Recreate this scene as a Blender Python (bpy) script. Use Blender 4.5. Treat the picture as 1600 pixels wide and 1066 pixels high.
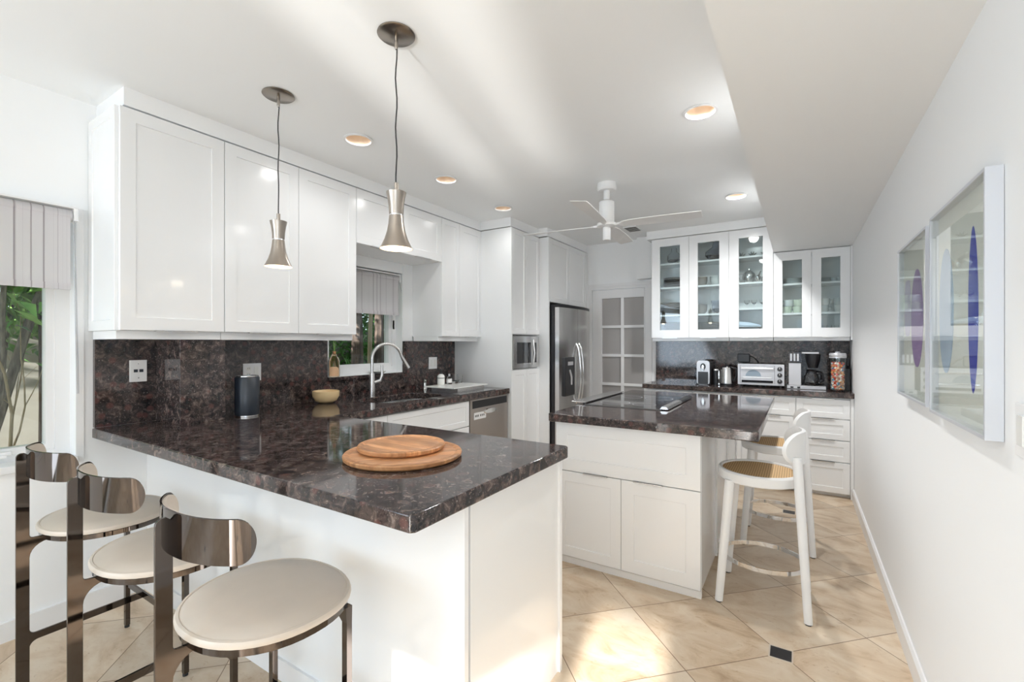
import bpy, bmesh, math, random
from mathutils import Vector, Matrix
random.seed(7)
PI = math.pi
sc = bpy.context.scene
C = sc.collection
for o in list(bpy.data.objects): bpy.data.objects.remove(o)

# ------------------------------------------------------------------ camera
CAMH = 1.37
cd = bpy.data.cameras.new('camera'); cam = bpy.data.objects.new('camera', cd); C.objects.link(cam)
cd.sensor_width = 36; cd.lens = 36*716/1600
cd.shift_y = 0.0022; cd.clip_start = .02; cd.clip_end = 200
cam.location = (0, 0, CAMH)
cam.rotation_euler = (PI/2, 0, math.atan(448/716))
sc.camera = cam

# ------------------------------------------------------------------ light
sc.view_settings.view_transform = 'Standard'; sc.view_settings.look = 'None'
sc.view_settings.gamma = 1; sc.view_settings.use_curve_mapping = False
sc.view_settings.exposure = 0.28
w = bpy.data.worlds.new('sky'); sc.world = w; w.use_nodes = True
bg = w.node_tree.nodes['Background']; bg.inputs[0].default_value = (.74, .87, 1, 1); bg.inputs[1].default_value = 1.3
sc.cycles.use_denoising = True
sc.cycles.max_bounces = 12; sc.cycles.diffuse_bounces = 9; sc.cycles.glossy_bounces = 5
sc.cycles.sample_clamp_indirect = 6
sc.cycles.caustics_reflective = False; sc.cycles.caustics_refractive = False
def light(name, kind, loc, direction, energy, color=(1,1,1), **kw):
    d = bpy.data.lights.new(name, kind); d.energy = energy; d.color = color
    for k, v in kw.items(): setattr(d, k, v)
    o = bpy.data.objects.new(name, d); C.objects.link(o); o.location = loc
    o.rotation_euler = Vector(direction).to_track_quat('-Z', 'Y').to_euler()
    return o
light('sun', 'SUN', (0, -8, 6), (-.163, .886, -.25), 19.0, (1, .975, .95), angle=math.radians(.8))
# added upward sun standing in for reflected sunlight, makes the ceiling streaks
light('upward_streak_sun', 'SUN', (0, -8, 1), (-.24, .886, .286), 3.0, (1, .98, .94), angle=math.radians(2.2))
# added area lamps, unseen behind the camera, filling the room with soft light
light('fill_lamp_west', 'AREA', (-3.0, -3.0, 1.35), (1, .35, .6), 122, (.70, .845, 1), shape='RECTANGLE', size=3.2, size_y=2.1)
light('fill_lamp_east', 'AREA', (3.9, -3.0, 1.35), (-1, .55, .75), 40, (.70, .845, 1), shape='RECTANGLE', size=3.4, size_y=2.1)
light('fill_lamp_front', 'AREA', (2.4, -4.8, 1.35), (-.3, 1, .9), 35, (.70, .845, 1), shape='RECTANGLE', size=2.6, size_y=2.1)

# ------------------------------------------------------------------ materials
def new_mat(name):
    m = bpy.data.materials.new(name); m.use_nodes = True
    return m, m.node_tree, m.node_tree.nodes['Principled BSDF']
def plain(name, col, rough=.5, metal=0, coat=0, noise=0, **kw):
    m, nt, b = new_mat(name)
    b.inputs['Base Color'].default_value = (*col, 1); b.inputs['Roughness'].default_value = rough
    b.inputs['Metallic'].default_value = metal; b.inputs['Coat Weight'].default_value = coat
    b.inputs['Coat Roughness'].default_value = .08
    for k, v in kw.items(): b.inputs[k].default_value = v
    tc = nt.nodes.new('ShaderNodeTexCoord'); n = nt.nodes.new('ShaderNodeTexNoise'); n.inputs['Scale'].default_value = 14
    nt.links.new(tc.outputs['Object'], n.inputs[0])
    mr = nt.nodes.new('ShaderNodeMapRange'); mr.inputs[3].default_value = max(0, rough-.03); mr.inputs[4].default_value = rough+.03
    nt.links.new(n.outputs[0], mr.inputs[0]); nt.links.new(mr.outputs[0], b.inputs['Roughness'])
    if noise:
        mx = nt.nodes.new('ShaderNodeMix'); mx.data_type = 'RGBA'
        mx.inputs[6].default_value = (*[c*(1-noise) for c in col], 1); mx.inputs[7].default_value = (*[min(1, c*(1+noise)) for c in col], 1)
        nt.links.new(n.outputs[0], mx.inputs[0]); nt.links.new(mx.outputs[2], b.inputs['Base Color'])
    return m
def ramp(nt, stops):
    r = nt.nodes.new('ShaderNodeValToRGB'); e = r.color_ramp.elements
    while len(e) < len(stops): e.new(.5)
    for i, (p, c) in enumerate(stops): e[i].position = p; e[i].color = (*c, 1)
    return r
def coords(nt, scale=(1,1,1), rot=(0,0,0), out='Object'):
    tc = nt.nodes.new('ShaderNodeTexCoord'); mp = nt.nodes.new('ShaderNodeMapping')
    mp.inputs['Scale'].default_value = scale; mp.inputs['Rotation'].default_value = rot
    if out == 'World':
        g = nt.nodes.new('ShaderNodeNewGeometry'); nt.links.new(g.outputs['Position'], mp.inputs[0])
    else: nt.links.new(tc.outputs[out], mp.inputs[0])
    return mp.outputs[0]
def tex(nt, kind, vec, **kw):
    t = nt.nodes.new(kind)
    for k, v in kw.items():
        if k in t.inputs.keys(): t.inputs[k].default_value = v
        else: setattr(t, k, v)
    nt.links.new(vec, t.inputs['Vector'])
    return t
def mixc(nt, fac, a, b, mode='MIX'):
    m = nt.nodes.new('ShaderNodeMix'); m.data_type = 'RGBA'; m.blend_type = mode
    for s, i in ((fac, 0), (a, 6), (b, 7)):
        if isinstance(s, (int, float)): m.inputs[i].default_value = s
        elif isinstance(s, tuple): m.inputs[i].default_value = (*s, 1)
        else: nt.links.new(s, m.inputs[i])
    return m.outputs[2]

def granite():
    m, nt, b = new_mat('polished brown granite')
    v = coords(nt, out='World')
    vo = tex(nt, 'ShaderNodeTexVoronoi', v, Scale=19.0)
    big = tex(nt, 'ShaderNodeTexNoise', v, Scale=26.0, Detail=7.0, Roughness=.66, Distortion=.8)
    fine = tex(nt, 'ShaderNodeTexNoise', v, Scale=130.0, Detail=4.0, Roughness=.7)
    base = ramp(nt, [(.36, (.010, .009, .010)), (.48, (.036, .027, .026)), (.57, (.085, .060, .054)), (.68, (.20, .155, .135))])
    nt.links.new(big.outputs[0], base.inputs[0])
    red = ramp(nt, [(0, (1, 1, 1)), (.26, (.8, .8, .8)), (.36, (0, 0, 0))]); nt.links.new(vo.outputs['Distance'], red.inputs[0])
    sel = nt.nodes.new('ShaderNodeMath'); sel.operation = 'GREATER_THAN'; sel.inputs[1].default_value = .62
    sep = nt.nodes.new('ShaderNodeSeparateColor'); nt.links.new(vo.outputs['Color'], sep.inputs[0]); nt.links.new(sep.outputs[0], sel.inputs[0])
    mu = nt.nodes.new('ShaderNodeMath'); mu.operation = 'MULTIPLY'; nt.links.new(sel.outputs[0], mu.inputs[0]); nt.links.new(red.outputs[0], mu.inputs[1])
    mu2 = nt.nodes.new('ShaderNodeMath'); mu2.operation = 'MULTIPLY'; mu2.inputs[1].default_value = .7; nt.links.new(mu.outputs[0], mu2.inputs[0])
    c1 = mixc(nt, mu2.outputs[0], base.outputs[0], (.125, .052, .045))
    sp = ramp(nt, [(.60, (0, 0, 0)), (.69, (1, 1, 1))]); nt.links.new(fine.outputs[0], sp.inputs[0])
    c2 = mixc(nt, sp.outputs[0], c1, (.34, .29, .26))
    nt.links.new(c2, b.inputs['Base Color']); b.inputs['Roughness'].default_value = .07
    b.inputs['Specular IOR Level'].default_value = .5
    return m
def travertine():
    m, nt, b = new_mat('honed travertine tile')
    v = coords(nt, out='World')
    L = nt.links
    sp = nt.nodes.new('ShaderNodeSeparateXYZ'); L.new(v, sp.inputs[0])
    def M(op, a, c, d=None):
        n = nt.nodes.new('ShaderNodeMath'); n.operation = op
        for i, s in enumerate((a, c, d)):
            if s is None: continue
            if isinstance(s, (int, float)): n.inputs[i].default_value = s
            else: L.new(s, n.inputs[i])
        return n.outputs[0]
    T = .3335
    X = M('DIVIDE', M('SUBTRACT', sp.outputs[0], -.067), T); Y = M('DIVIDE', M('SUBTRACT', sp.outputs[1], 2.344), T)
    U = M('MULTIPLY', M('ADD', X, Y), .5); V = M('MULTIPLY', M('SUBTRACT', X, Y), .5)
    du = M('ABSOLUTE', M('SUBTRACT', M('FRACT', M('ADD', U, .5), 0), .5), 0)
    dv = M('ABSOLUTE', M('SUBTRACT', M('FRACT', M('ADD', V, .5), 0), .5), 0)
    g = M('LESS_THAN', M('MINIMUM', du, dv), .0042)
    # inset squares every six half-diagonals, and shifted by three
    def cell(a, off):
        f = M('SUBTRACT', M('FRACT', M('ADD', M('DIVIDE', M('ADD', a, off), 6.0), .5), 0), .5)
        return M('MULTIPLY', M('ABSOLUTE', f, 0), 6*T)
    def inset(off, r): return M('LESS_THAN', M('MAXIMUM', cell(X, off), cell(Y, off)), r)
    ins = M('MAXIMUM', inset(0, .041), inset(3, .041)); rim = M('MAXIMUM', inset(0, .047), inset(3, .047))
    # colour per tile
    cb = nt.nodes.new('ShaderNodeCombineXYZ'); L.new(M('FLOOR', U, 0), cb.inputs[0]); L.new(M('FLOOR', V, 0), cb.inputs[1])
    wn = nt.nodes.new('ShaderNodeTexWhiteNoise'); wn.noise_dimensions = '2D'; L.new(cb.outputs[0], wn.inputs['Vector'])
    add = nt.nodes.new('ShaderNodeVectorMath'); add.operation = 'MULTIPLY_ADD'; L.new(wn.outputs['Color'], add.inputs[0]); add.inputs[1].default_value = (7, 7, 7); L.new(v, add.inputs[2])
    mp = nt.nodes.new('ShaderNodeMapping'); mp.inputs['Rotation'].default_value = (0, 0, PI/4); mp.inputs['Scale'].default_value = (1, 1.7, 1); L.new(add.outputs[0], mp.inputs[0])
    n1 = tex(nt, 'ShaderNodeTexNoise', mp.outputs[0], Scale=4.2, Detail=7.0, Roughness=.62, Distortion=.7)
    n2 = tex(nt, 'ShaderNodeTexNoise', mp.outputs[0], Scale=26.0, Detail=6.0, Roughness=.7, Distortion=.4)
    r1 = ramp(nt, [(.30, (.40, .285, .18)), (.44, (.56, .43, .30)), (.58, (.63, .52, .39)), (.75, (.66, .565, .45))]); L.new(n1.outputs[0], r1.inputs[0])
    r2 = ramp(nt, [(.60, (0, 0, 0)), (.78, (1, 1, 1))]); L.new(n2.outputs[0], r2.inputs[0])
    c = mixc(nt, r2.outputs[0], r1.outputs[0], (.36, .22, .12))
    tn = nt.nodes.new('ShaderNodeMapRange'); tn.inputs[3].default_value = .86; tn.inputs[4].default_value = 1.1; L.new(wn.outputs['Value'], tn.inputs[0])
    hs = nt.nodes.new('ShaderNodeHueSaturation'); L.new(tn.outputs[0], hs.inputs['Value']); L.new(c, hs.inputs['Color'])
    c = mixc(nt, g, hs.outputs[0], (.20, .13, .08))
    c = mixc(nt, rim, c, (.55, .48, .40)); c = mixc(nt, ins, c, (.012, .012, .014))
    L.new(c, b.inputs['Base Color'])
    b.inputs['Roughness'].default_value = .32; b.inputs['Specular IOR Level'].default_value = .45
    bp = nt.nodes.new('ShaderNodeBump'); bp.inputs['Strength'].default_value = .06; bp.inputs['Distance'].default_value = .01
    L.new(n2.outputs[0], bp.inputs['Height']); L.new(bp.outputs[0], b.inputs['Normal'])
    return m
def brushed(name, col, rough, scale=(1, 1, 60), aniso=0):
    m, nt, b = new_mat(name)
    n = tex(nt, 'ShaderNodeTexNoise', coords(nt, scale), Scale=20.0, Detail=3.0)
    r = nt.nodes.new('ShaderNodeMapRange'); r.inputs[3].default_value = rough-.02; r.inputs[4].default_value = rough+.03
    nt.links.new(n.outputs[0], r.inputs[0]); nt.links.new(r.outputs[0], b.inputs['Roughness'])
    b.inputs['Base Color'].default_value = (*col, 1); b.inputs['Metallic'].default_value = 1
    return m
def wood(name, a, bcol, c3):
    m, nt, b = new_mat(name)
    v = coords(nt, (1, 9, 1), (0, 0, .5))
    n = tex(nt, 'ShaderNodeTexNoise', v, Scale=9.0, Detail=7.0, Roughness=.6, Distortion=.6)
    st = tex(nt, 'ShaderNodeTexVoronoi', coords(nt, (.6, 17, .01), (0, 0, .5)), Scale=1.0)
    r = ramp(nt, [(.3, a), (.55, bcol), (.75, c3)]); nt.links.new(n.outputs[0], r.inputs[0])
    sp = nt.nodes.new('ShaderNodeSeparateColor'); nt.links.new(st.outputs['Color'], sp.inputs[0])
    mr = nt.nodes.new('ShaderNodeMapRange'); mr.inputs[3].default_value = .66; mr.inputs[4].default_value = 1.15; nt.links.new(sp.outputs[0], mr.inputs[0])
    hs = nt.nodes.new('ShaderNodeHueSaturation'); nt.links.new(mr.outputs[0], hs.inputs['Value']); nt.links.new(r.outputs[0], hs.inputs['Color'])
    nt.links.new(hs.outputs[0], b.inputs['Base Color']); b.inputs['Roughness'].default_value = .38
    return m
def glass(name, col=(1,1,1), rough=0, alpha=.08, ior=.6):
    # thin pane: mostly see-through with a mirror coat
    m, nt, b = new_mat(name)
    nt.nodes.remove(b); out = nt.nodes['Material Output']
    t = nt.nodes.new('ShaderNodeBsdfTransparent'); t.inputs[0].default_value = (*col, 1)
    g = nt.nodes.new('ShaderNodeBsdfGlossy'); g.inputs['Roughness'].default_value = rough
    f = nt.nodes.new('ShaderNodeLayerWeight'); f.inputs[0].default_value = .5
    pw = nt.nodes.new('ShaderNodeMath'); pw.operation = 'POWER'; pw.inputs[1].default_value = 4; nt.links.new(f.outputs['Facing'], pw.inputs[0])
    ad = nt.nodes.new('ShaderNodeMath'); ad.operation = 'MULTIPLY_ADD'; ad.inputs[1].default_value = ior; ad.inputs[2].default_value = alpha*.5; ad.use_clamp = True; nt.links.new(pw.outputs[0], ad.inputs[0])
    mx = nt.nodes.new('ShaderNodeMixShader'); nt.links.new(ad.outputs[0], mx.inputs[0]); nt.links.new(t.outputs[0], mx.inputs[1]); nt.links.new(g.outputs[0], mx.inputs[2])
    nt.links.new(mx.outputs[0], out.inputs[0])
    return m
def glassware(name, col=(1,1,1)):
    m, nt, b = new_mat(name)
    b.inputs['Base Color'].default_value = (*col, 1); b.inputs['Transmission Weight'].default_value = 1; b.inputs['Roughness'].default_value = .02; b.inputs['IOR'].default_value = 1.3
    return m
def emis(name, col, s):
    m, nt, b = new_mat(name)
    b.inputs['Emission Color'].default_value = (*col, 1); b.inputs['Emission Strength'].default_value = s; b.inputs['Base Color'].default_value = (*col, 1)
    return m
def sheer(name, dx=36):
    m, nt, b = new_mat(name)
    v = coords(nt, (0, 1, 0), out='World')
    wv = tex(nt, 'ShaderNodeTexWave', v, Scale=7.0, Distortion=0.0)
    wv.bands_direction = 'Y'
    v2 = coords(nt, (0, 1, .0), out='World'); n = tex(nt, 'ShaderNodeTexNoise', v2, Scale=75.0, Detail=2.0)
    r = ramp(nt, [(.57, (0, 0, 0)), (.63, (1, 1, 1))]); nt.links.new(n.outputs[0], r.inputs[0])
    c = mixc(nt, r.outputs[0], (.82, .80, .81), (.50, .46, .48))
    nt.links.new(c, b.inputs['Base Color']); b.inputs['Roughness'].default_value = .8
    out = nt.nodes['Material Output']; tl = nt.nodes.new('ShaderNodeBsdfTranslucent'); nt.links.new(c, tl.inputs[0])
    mx = nt.nodes.new('ShaderNodeMixShader'); mx.inputs[0].default_value = .45
    nt.links.new(b.outputs[0], mx.inputs[1]); nt.links.new(tl.outputs[0], mx.inputs[2])
    tr = nt.nodes.new('ShaderNodeBsdfTransparent'); m2 = nt.nodes.new('ShaderNodeMixShader'); m2.inputs[0].default_value = .12
    nt.links.new(mx.outputs[0], m2.inputs[1]); nt.links.new(tr.outputs[0], m2.inputs[2]); nt.links.new(m2.outputs[0], out.inputs[0])
    return m
def cane():
    m, nt, b = new_mat('woven cane')
    v = coords(nt)
    w1 = tex(nt, 'ShaderNodeTexWave', v, Scale=28.0); w1.bands_direction = 'X'
    w2 = tex(nt, 'ShaderNodeTexWave', v, Scale=60.0); w2.bands_direction = 'Y'
    r1 = ramp(nt, [(.25, (.30, .165, .05)), (.6, (.62, .40, .18))]); nt.links.new(w1.outputs[0], r1.inputs[0])
    c = mixc(nt, w2.outputs[0], r1.outputs[0], (.70, .47, .24)); 
    c = mixc(nt, .55, r1.outputs[0], c)
    nt.links.new(c, b.inputs['Base Color']); b.inputs['Roughness'].default_value = .6
    return m
def bark(name, a, c):
    m, nt, b = new_mat(name)
    n = tex(nt, 'ShaderNodeTexNoise', coords(nt, (6, 6, 1)), Scale=6.0, Detail=8.0)
    r = ramp(nt, [(.35, a), (.65, c)]); nt.links.new(n.outputs[0], r.inputs[0]); nt.links.new(r.outputs[0], b.inputs['Base Color']); b.inputs['Roughness'].default_value = .85
    return m
def pebbly():
    m, nt, b = new_mat('mixed sweets')
    vo = tex(nt, 'ShaderNodeTexVoronoi', coords(nt), Scale=55.0)
    sp = nt.nodes.new('ShaderNodeSeparateColor'); nt.links.new(vo.outputs['Color'], sp.inputs[0])
    r = ramp(nt, [(0, (.75, .12, .08)), (.2, (.85, .55, .35)), (.4, (.9, .85, .8)), (.58, (.15, .35, .5)), (.72, (.85, .35, .1)), (.86, (.55, .3, .2))])
    r.color_ramp.interpolation = 'CONSTANT'; nt.links.new(sp.outputs[0], r.inputs[0]); nt.links.new(r.outputs[0], b.inputs['Base Color']); b.inputs['Roughness'].default_value = .3
    return m

M = {}
M['wall'] = plain('white wall paint', (.865, .875, .88), .55)
M['ceil'] = plain('white ceiling paint', (.87, .885, .89), .5)
M['white'] = plain('white cabinet lacquer', (.835, .845, .85), .22, coat=.25)
M['gloss'] = plain('glossy white panel', (.83, .84, .84), .12, coat=.4)
M['dark_gap'] = plain('dark cabinet gap', (.12, .12, .115), .7)
M['trimw'] = plain('white trim paint', (.80, .80, .80), .35)
M['granite'] = granite(); M['floor'] = travertine()
M['nickel'] = brushed('brushed nickel', (.42, .37, .32), .28)
M['nickel_dark'] = brushed('bronze nickel disc', (.33, .29, .25), .25, (3, 3, 3))
M['steel'] = brushed('brushed stainless steel', (.66, .65, .64), .25, (.4, .4, .4))
M['dwsteel'] = brushed('dishwasher steel', (.50, .46, .43), .3, (1, 60, 1))
M['chrome'] = plain('polished chrome', (.80, .80, .80), .06, 1)
M['gun'] = plain('polished black nickel', (.115, .098, .088), .05, 1)
M['leather'] = plain('cream leather', (.60, .525, .445), .45, noise=.05)
M['black'] = plain('black plastic', (.014, .014, .016), .3)
M['matblack'] = plain('matt blue black enamel', (.022, .028, .038), .32)
M['rubber'] = plain('black rubber', (.02, .02, .02), .7)
M['blackglass'] = plain('black ceramic glass', (.008, .008, .010), .04, coat=.5)
M['silverplastic'] = plain('silver plastic', (.55, .55, .57), .3, .4)
M['stoolwhite'] = plain('white stool lacquer', (.82, .82, .815), .35)
M['cane'] = cane()
M['board'] = wood('acacia wood', (.36, .15, .055), (.62, .30, .13), (.74, .43, .22))
M['glass'] = glass('clear pane', (.93, .95, .94), 0, .07)
M['picglass'] = glass('picture glass', (.97, .98, .97), 0, .05, .45)
M['cabglass'] = glass('cabinet door glass', (.90, .94, .94), 0, .10, .6)
M['frost'] = plain('grey frosted glass', (.36, .345, .335), .12)
M['frame'] = plain('silver frame', (.66, .68, .72), .35, .35)
M['paper'] = plain('ivory paper', (.74, .75, .70), .8)
M['cream'] = plain('cream ceramic', (.80, .60, .33), .25)
M['lampin'] = emis('lit lamp interior', (1, .86, .70), .30)
M['caninner'] = plain('copper tinted reflector cone', (.78, .62, .47), .35, .3)
M['canbulb'] = emis('downlight bulb', (1, .9, .78), 3)
M['bulb'] = emis('bulb', (1, .9, .75), 5)
M['amber'] = glassware('amber glass', (1, .80, .62)); M['clear'] = glassware('clear glassware'); M['smoke'] = glassware('smoked glassware', (.86, .88, .95))
M['plate_dark'] = plain('dark stoneware', (.10, .10, .10), .35); M['plate_taupe'] = plain('taupe stoneware', (.26, .23, .20), .4)
M['plate_brown'] = plain('brown rattan charger', (.22, .13, .08), .6); M['china'] = plain('white china', (.78, .78, .75), .2)
M['mint'] = plain('pale green ceramic', (.55, .62, .50), .25); M['palecup'] = plain('pale grey ceramic', (.62, .66, .66), .25)
M['pale_blue'] = plain('pale blue cloth', (.62, .72, .85), .8)
M['shade'] = sheer('striped sheer blind fabric')
M['bark'] = bark('grey tree bark', (.10, .085, .07), (.30, .26, .22)); M['bark2'] = bark('brown bark', (.05, .035, .028), (.16, .11, .085)); M['twig'] = bark('tan twig', (.28, .21, .13), (.42, .33, .22))
M['leafm'] = plain('green leaf', (.12, .30, .06), .5, noise=.5); M['leafl'] = plain('bright green leaf', (.26, .48, .12), .5, noise=.4); M['leafd'] = plain('dark leaf', (.04, .09, .035), .5, noise=.4)
M['stucco'] = plain('beige garden stucco', (.40, .37, .32), .9, noise=.15); M['soil'] = plain('garden soil', (.20, .16, .11), .95, noise=.4)
M['purple'] = plain('purple print ink', (.34, .22, .46), .7); M['bluegrey'] = plain('blue grey print ink', (.42, .52, .66), .7)
M['blue'] = plain('cobalt print ink', (.03, .04, .42), .6); M['lilac'] = plain('lilac print ink', (.55, .50, .66), .7)
M['sweets'] = pebbly()
M['archglass'] = plain('blue grey oven window', (.26, .33, .40), .12)
M['label'] = plain('white label', (.8, .8, .8), .5)
M['pink'] = plain('pink flower enamel', (.55, .12, .12), .4)
M['neigh'] = plain('pale blue house wall', (.62, .72, .78), .8)

# ------------------------------------------------------------------ geometry helpers
def obj(name, bm, mat, parent=None, smooth=False, bevel=0, seg=2):
    org = Vector((0, 0, 0))
    if parent is not None:
        p = parent
        while p.parent is not None: p = p.parent
        org = Vector(p.location)
    bmesh.ops.recalc_face_normals(bm, faces=bm.faces[:])
    if org.length: bmesh.ops.translate(bm, vec=-org, verts=bm.verts[:])
    me = bpy.data.meshes.new(name); bm.to_mesh(me); bm.free()
    mats = mat if isinstance(mat, (list, tuple)) else [mat]
    for m in mats: me.materials.append(M[m])
    if smooth:
        me.shade_smooth()
        me.set_sharp_from_angle(angle=math.radians(40))
    o = bpy.data.objects.new(name, me); C.objects.link(o)
    if parent is not None: o.parent = parent
    if bevel:
        b = o.modifiers.new('bevel', 'BEVEL'); b.width = bevel; b.segments = seg; b.limit_method = 'ANGLE'; b.angle_limit = math.radians(40)
        if not smooth:
            b.harden_normals = True; me.shade_smooth(); me.set_sharp_from_angle(angle=math.radians(30))
    return o
def tag(o, label, cat, group=None):
    o['label'] = label; o['category'] = cat
    if group: o['group'] = group
    return o
def thing(name, label, cat, loc, group=None):
    o = bpy.data.objects.new(name, None); C.objects.link(o); o.location = loc; o.empty_display_size = .1
    return tag(o, label, cat, group)
def struct(name, bm, mat, parent=None, **kw):
    o = obj(name, bm, mat, parent, **kw)
    if parent is None: o['kind'] = 'structure'
    return o
def B(): return bmesh.new()
def box(bm, x0, x1, y0, y1, z0, z1):
    vs = [bm.verts.new((x, y, z)) for z in (z0, z1) for x, y in ((x0, y0), (x1, y0), (x1, y1), (x0, y1))]
    for f in ((0, 3, 2, 1), (4, 5, 6, 7), (0, 1, 5, 4), (1, 2, 6, 5), (2, 3, 7, 6), (3, 0, 4, 7)): bm.faces.new([vs[i] for i in f])
    return bm
def bx(*a): return box(B(), *a)
def lathe(bm, prof, c=(0, 0, 0), n=32, ax=None, close=False):
    # prof: (radius, height) pairs; ax: optional axis direction
    q = Vector((0, 0, 1)).rotation_difference(Vector(ax).normalized()).to_matrix() if ax else Matrix.Identity(3)
    rings = []
    for r, h in prof:
        if r < 1e-5: rings.append([bm.verts.new(q @ Vector((0, 0, h)) + Vector(c))])
        else: rings.append([bm.verts.new(q @ Vector((r*math.cos(2*PI*i/n), r*math.sin(2*PI*i/n), h)) + Vector(c)) for i in range(n)])
    for a, b in zip(rings, rings[1:]):
        if len(a) == 1 and len(b) == 1: continue
        for i in range(n):
            j = (i+1) % n
            if len(a) == 1: bm.faces.new((a[0], b[i], b[j]))
            elif len(b) == 1: bm.faces.new((a[i], a[j], b[0]))
            else: bm.faces.new((a[i], a[j], b[j], b[i]))
    return bm
def cyl(bm, c, r, h, n=24, ax=None): return lathe(bm, [(0, 0), (r, 0), (r, h), (0, h)], c, n, ax)
def tube(bm, pts, r, n=10, closed=False):
    pts = [Vector(p) for p in pts]; k = len(pts)
    rs = r if isinstance(r, (list, tuple)) else [r]*k
    rings = []; up = None
    for i, p in enumerate(pts):
        a = pts[(i-1) % k] if (closed or i) else p; b = pts[(i+1) % k] if (closed or i < k-1) else p
        t = (b-a).normalized()
        if up is None:
            up = Vector((0, 0, 1)) if abs(t.z) < .9 else Vector((1, 0, 0))
        s = t.cross(up).normalized(); up = s.cross(t).normalized()
        rings.append([bm.verts.new(p + (s*math.cos(2*PI*j/n) + up*math.sin(2*PI*j/n))*rs[i]) for j in range(n)])
    for i in range(k if closed else k-1):
        a, b = rings[i], rings[(i+1) % k]
        for j in range(n): bm.faces.new((a[j], a[(j+1) % n], b[(j+1) % n], b[j]))
    if not closed: bm.faces.new(rings[0]); bm.faces.new(rings[-1][::-1])
    return bm
def extrude_outline(bm, loops, vec, mp=lambda p: p):
    # loops: lists of 2D points (outer first, then holes); mp maps (a, b) to 3D; vec: extrusion
    edges = []; start = len(bm.faces)
    old = set(bm.verts)
    for lp in loops:
        vs = [bm.verts.new(mp(p)) for p in lp]
        for i in range(len(vs)): edges.append(bm.edges.new((vs[i], vs[(i+1) % len(vs)])))
    bmesh.ops.triangle_fill(bm, edges=edges, use_beauty=True, use_dissolve=True)
    fs = [f for f in bm.faces if all(v not in old for v in f.verts)]
    r = bmesh.ops.extrude_face_region(bm, geom=fs)
    bmesh.ops.translate(bm, vec=vec, verts=[v for v in r['geom'] if isinstance(v, bmesh.types.BMVert)])
    return bm
def rrect(x0, x1, y0, y1, r, n=6):
    out = []
    for cx, cy, a0 in ((x1-r, y1-r, 0), (x0+r, y1-r, 90), (x0+r, y0+r, 180), (x1-r, y0+r, 270)):
        for i in range(n+1):
            a = math.radians(a0+90*i/n); out.append((cx+r*math.cos(a), cy+r*math.sin(a)))
    return out
def frame3(o, U, N):
    o, U, N = Vector(o), Vector(U), Vector(N)
    return lambda u, v, d: o + U*u + Vector((0, 0, 1))*v + N*d
def loft(bm, rings):
    R = [[bm.verts.new(p) for p in r] for r in rings]
    n = len(R[0])
    for a, b in zip(R, R[1:]):
        for i in range(n): bm.faces.new((a[i], a[(i+1) % n], b[(i+1) % n], b[i]))
    bm.faces.new(R[0][::-1]); bm.faces.new(R[-1])
    return bm
def shaker(bm, F, w, h, st=.06, t=.02, rec=.006):
    q = lambda i, d: [F(i, i, d), F(w-i, i, d), F(w-i, h-i, d), F(i, h-i, d)]
    loft(bm, [q(0, 0), q(0, t-.0015), q(.0015, t), q(st, t), q(st+.0025, t-rec)])
    return bm
def fbox(bm, F, u0, u1, v0, v1, d0, d1):
    loft(bm, [[F(u0, v0, d), F(u1, v0, d), F(u1, v1, d), F(u0, v1, d)] for d in (d0, d1)])
    return bm
def glassdoor(parent, F, w, h, st=.085, stx=.085):
    bm = B()
    sq = lambda i, j, d: [F(i, j, d), F(w-i, j, d), F(w-i, h-j, d), F(i, h-j, d)]
    fbox(bm, F, 0, w, 0, st, 0, .02); fbox(bm, F, 0, w, h-st, h, 0, .02); fbox(bm, F, 0, stx, st, h-st, 0, .02); fbox(bm, F, w-stx, w, st, h-st, 0, .02)
    d = obj('door', bm, 'white', parent)
    obj('glass_pane', fbox(B(), F, stx, w-stx, st, h-st, .006, .010), 'cabglass', d)
    return d
def door(parent, F, w, h, name='door', st=.06, pull=None, mat='white'):
    g = .0015
    F2 = lambda u, v, d: F(u+g, v+g, d)
    d = obj(name, shaker(B(), F2, w-2*g, h-2*g, st), mat, parent)
    if pull:
        u0, u1, v = pull
        obj('edge_pull', fbox(B(), F, u0, u1, v-.003, v+.003, .004, .030), 'steel', d)
    return d
def copytree(root, loc, rotz=None, label=None, group=None):
    r = root.copy(); C.objects.link(r); r.location = loc
    if rotz is not None: r.rotation_euler = (0, 0, rotz)
    if label: r['label'] = label
    if group: r['group'] = group
    for ch in list(root.children):
        c = ch.copy(); C.objects.link(c); c.parent = r
        for g in ch.children:
            d = g.copy(); C.objects.link(d); d.parent = c
    return r

# ================================================================== THE SETTING
XL, XR, YB, ZC = -3.09, .41, 5.40, 2.60      # left wall, right wall, back wall, ceiling
struct('floor', bx(-3.4, 4.2, -5.2, 5.7, -.1, 0), 'floor')
CANS = [(-2.252, 1.852), (-2.24, 2.649), (-2.278, 3.487), (-.443, 2.589), (-.443, 4.23)]
struct('ceiling', extrude_outline(B(), [[(-3.4, -5.2), (4.2, -5.2), (4.2, 5.7), (-3.4, 5.7)]] + [[(cx+.072*math.cos(PI*i/20), cy+.072*math.sin(PI*i/20)) for i in range(40)] for cx, cy in CANS], (0, 0, .14), lambda p: (p[0], p[1], ZC)), 'ceil')
sf = struct('soffit', bx(-.207, XR+.001, -.55, YB-.001, 2.25, ZC+.001), 'ceil')
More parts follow.
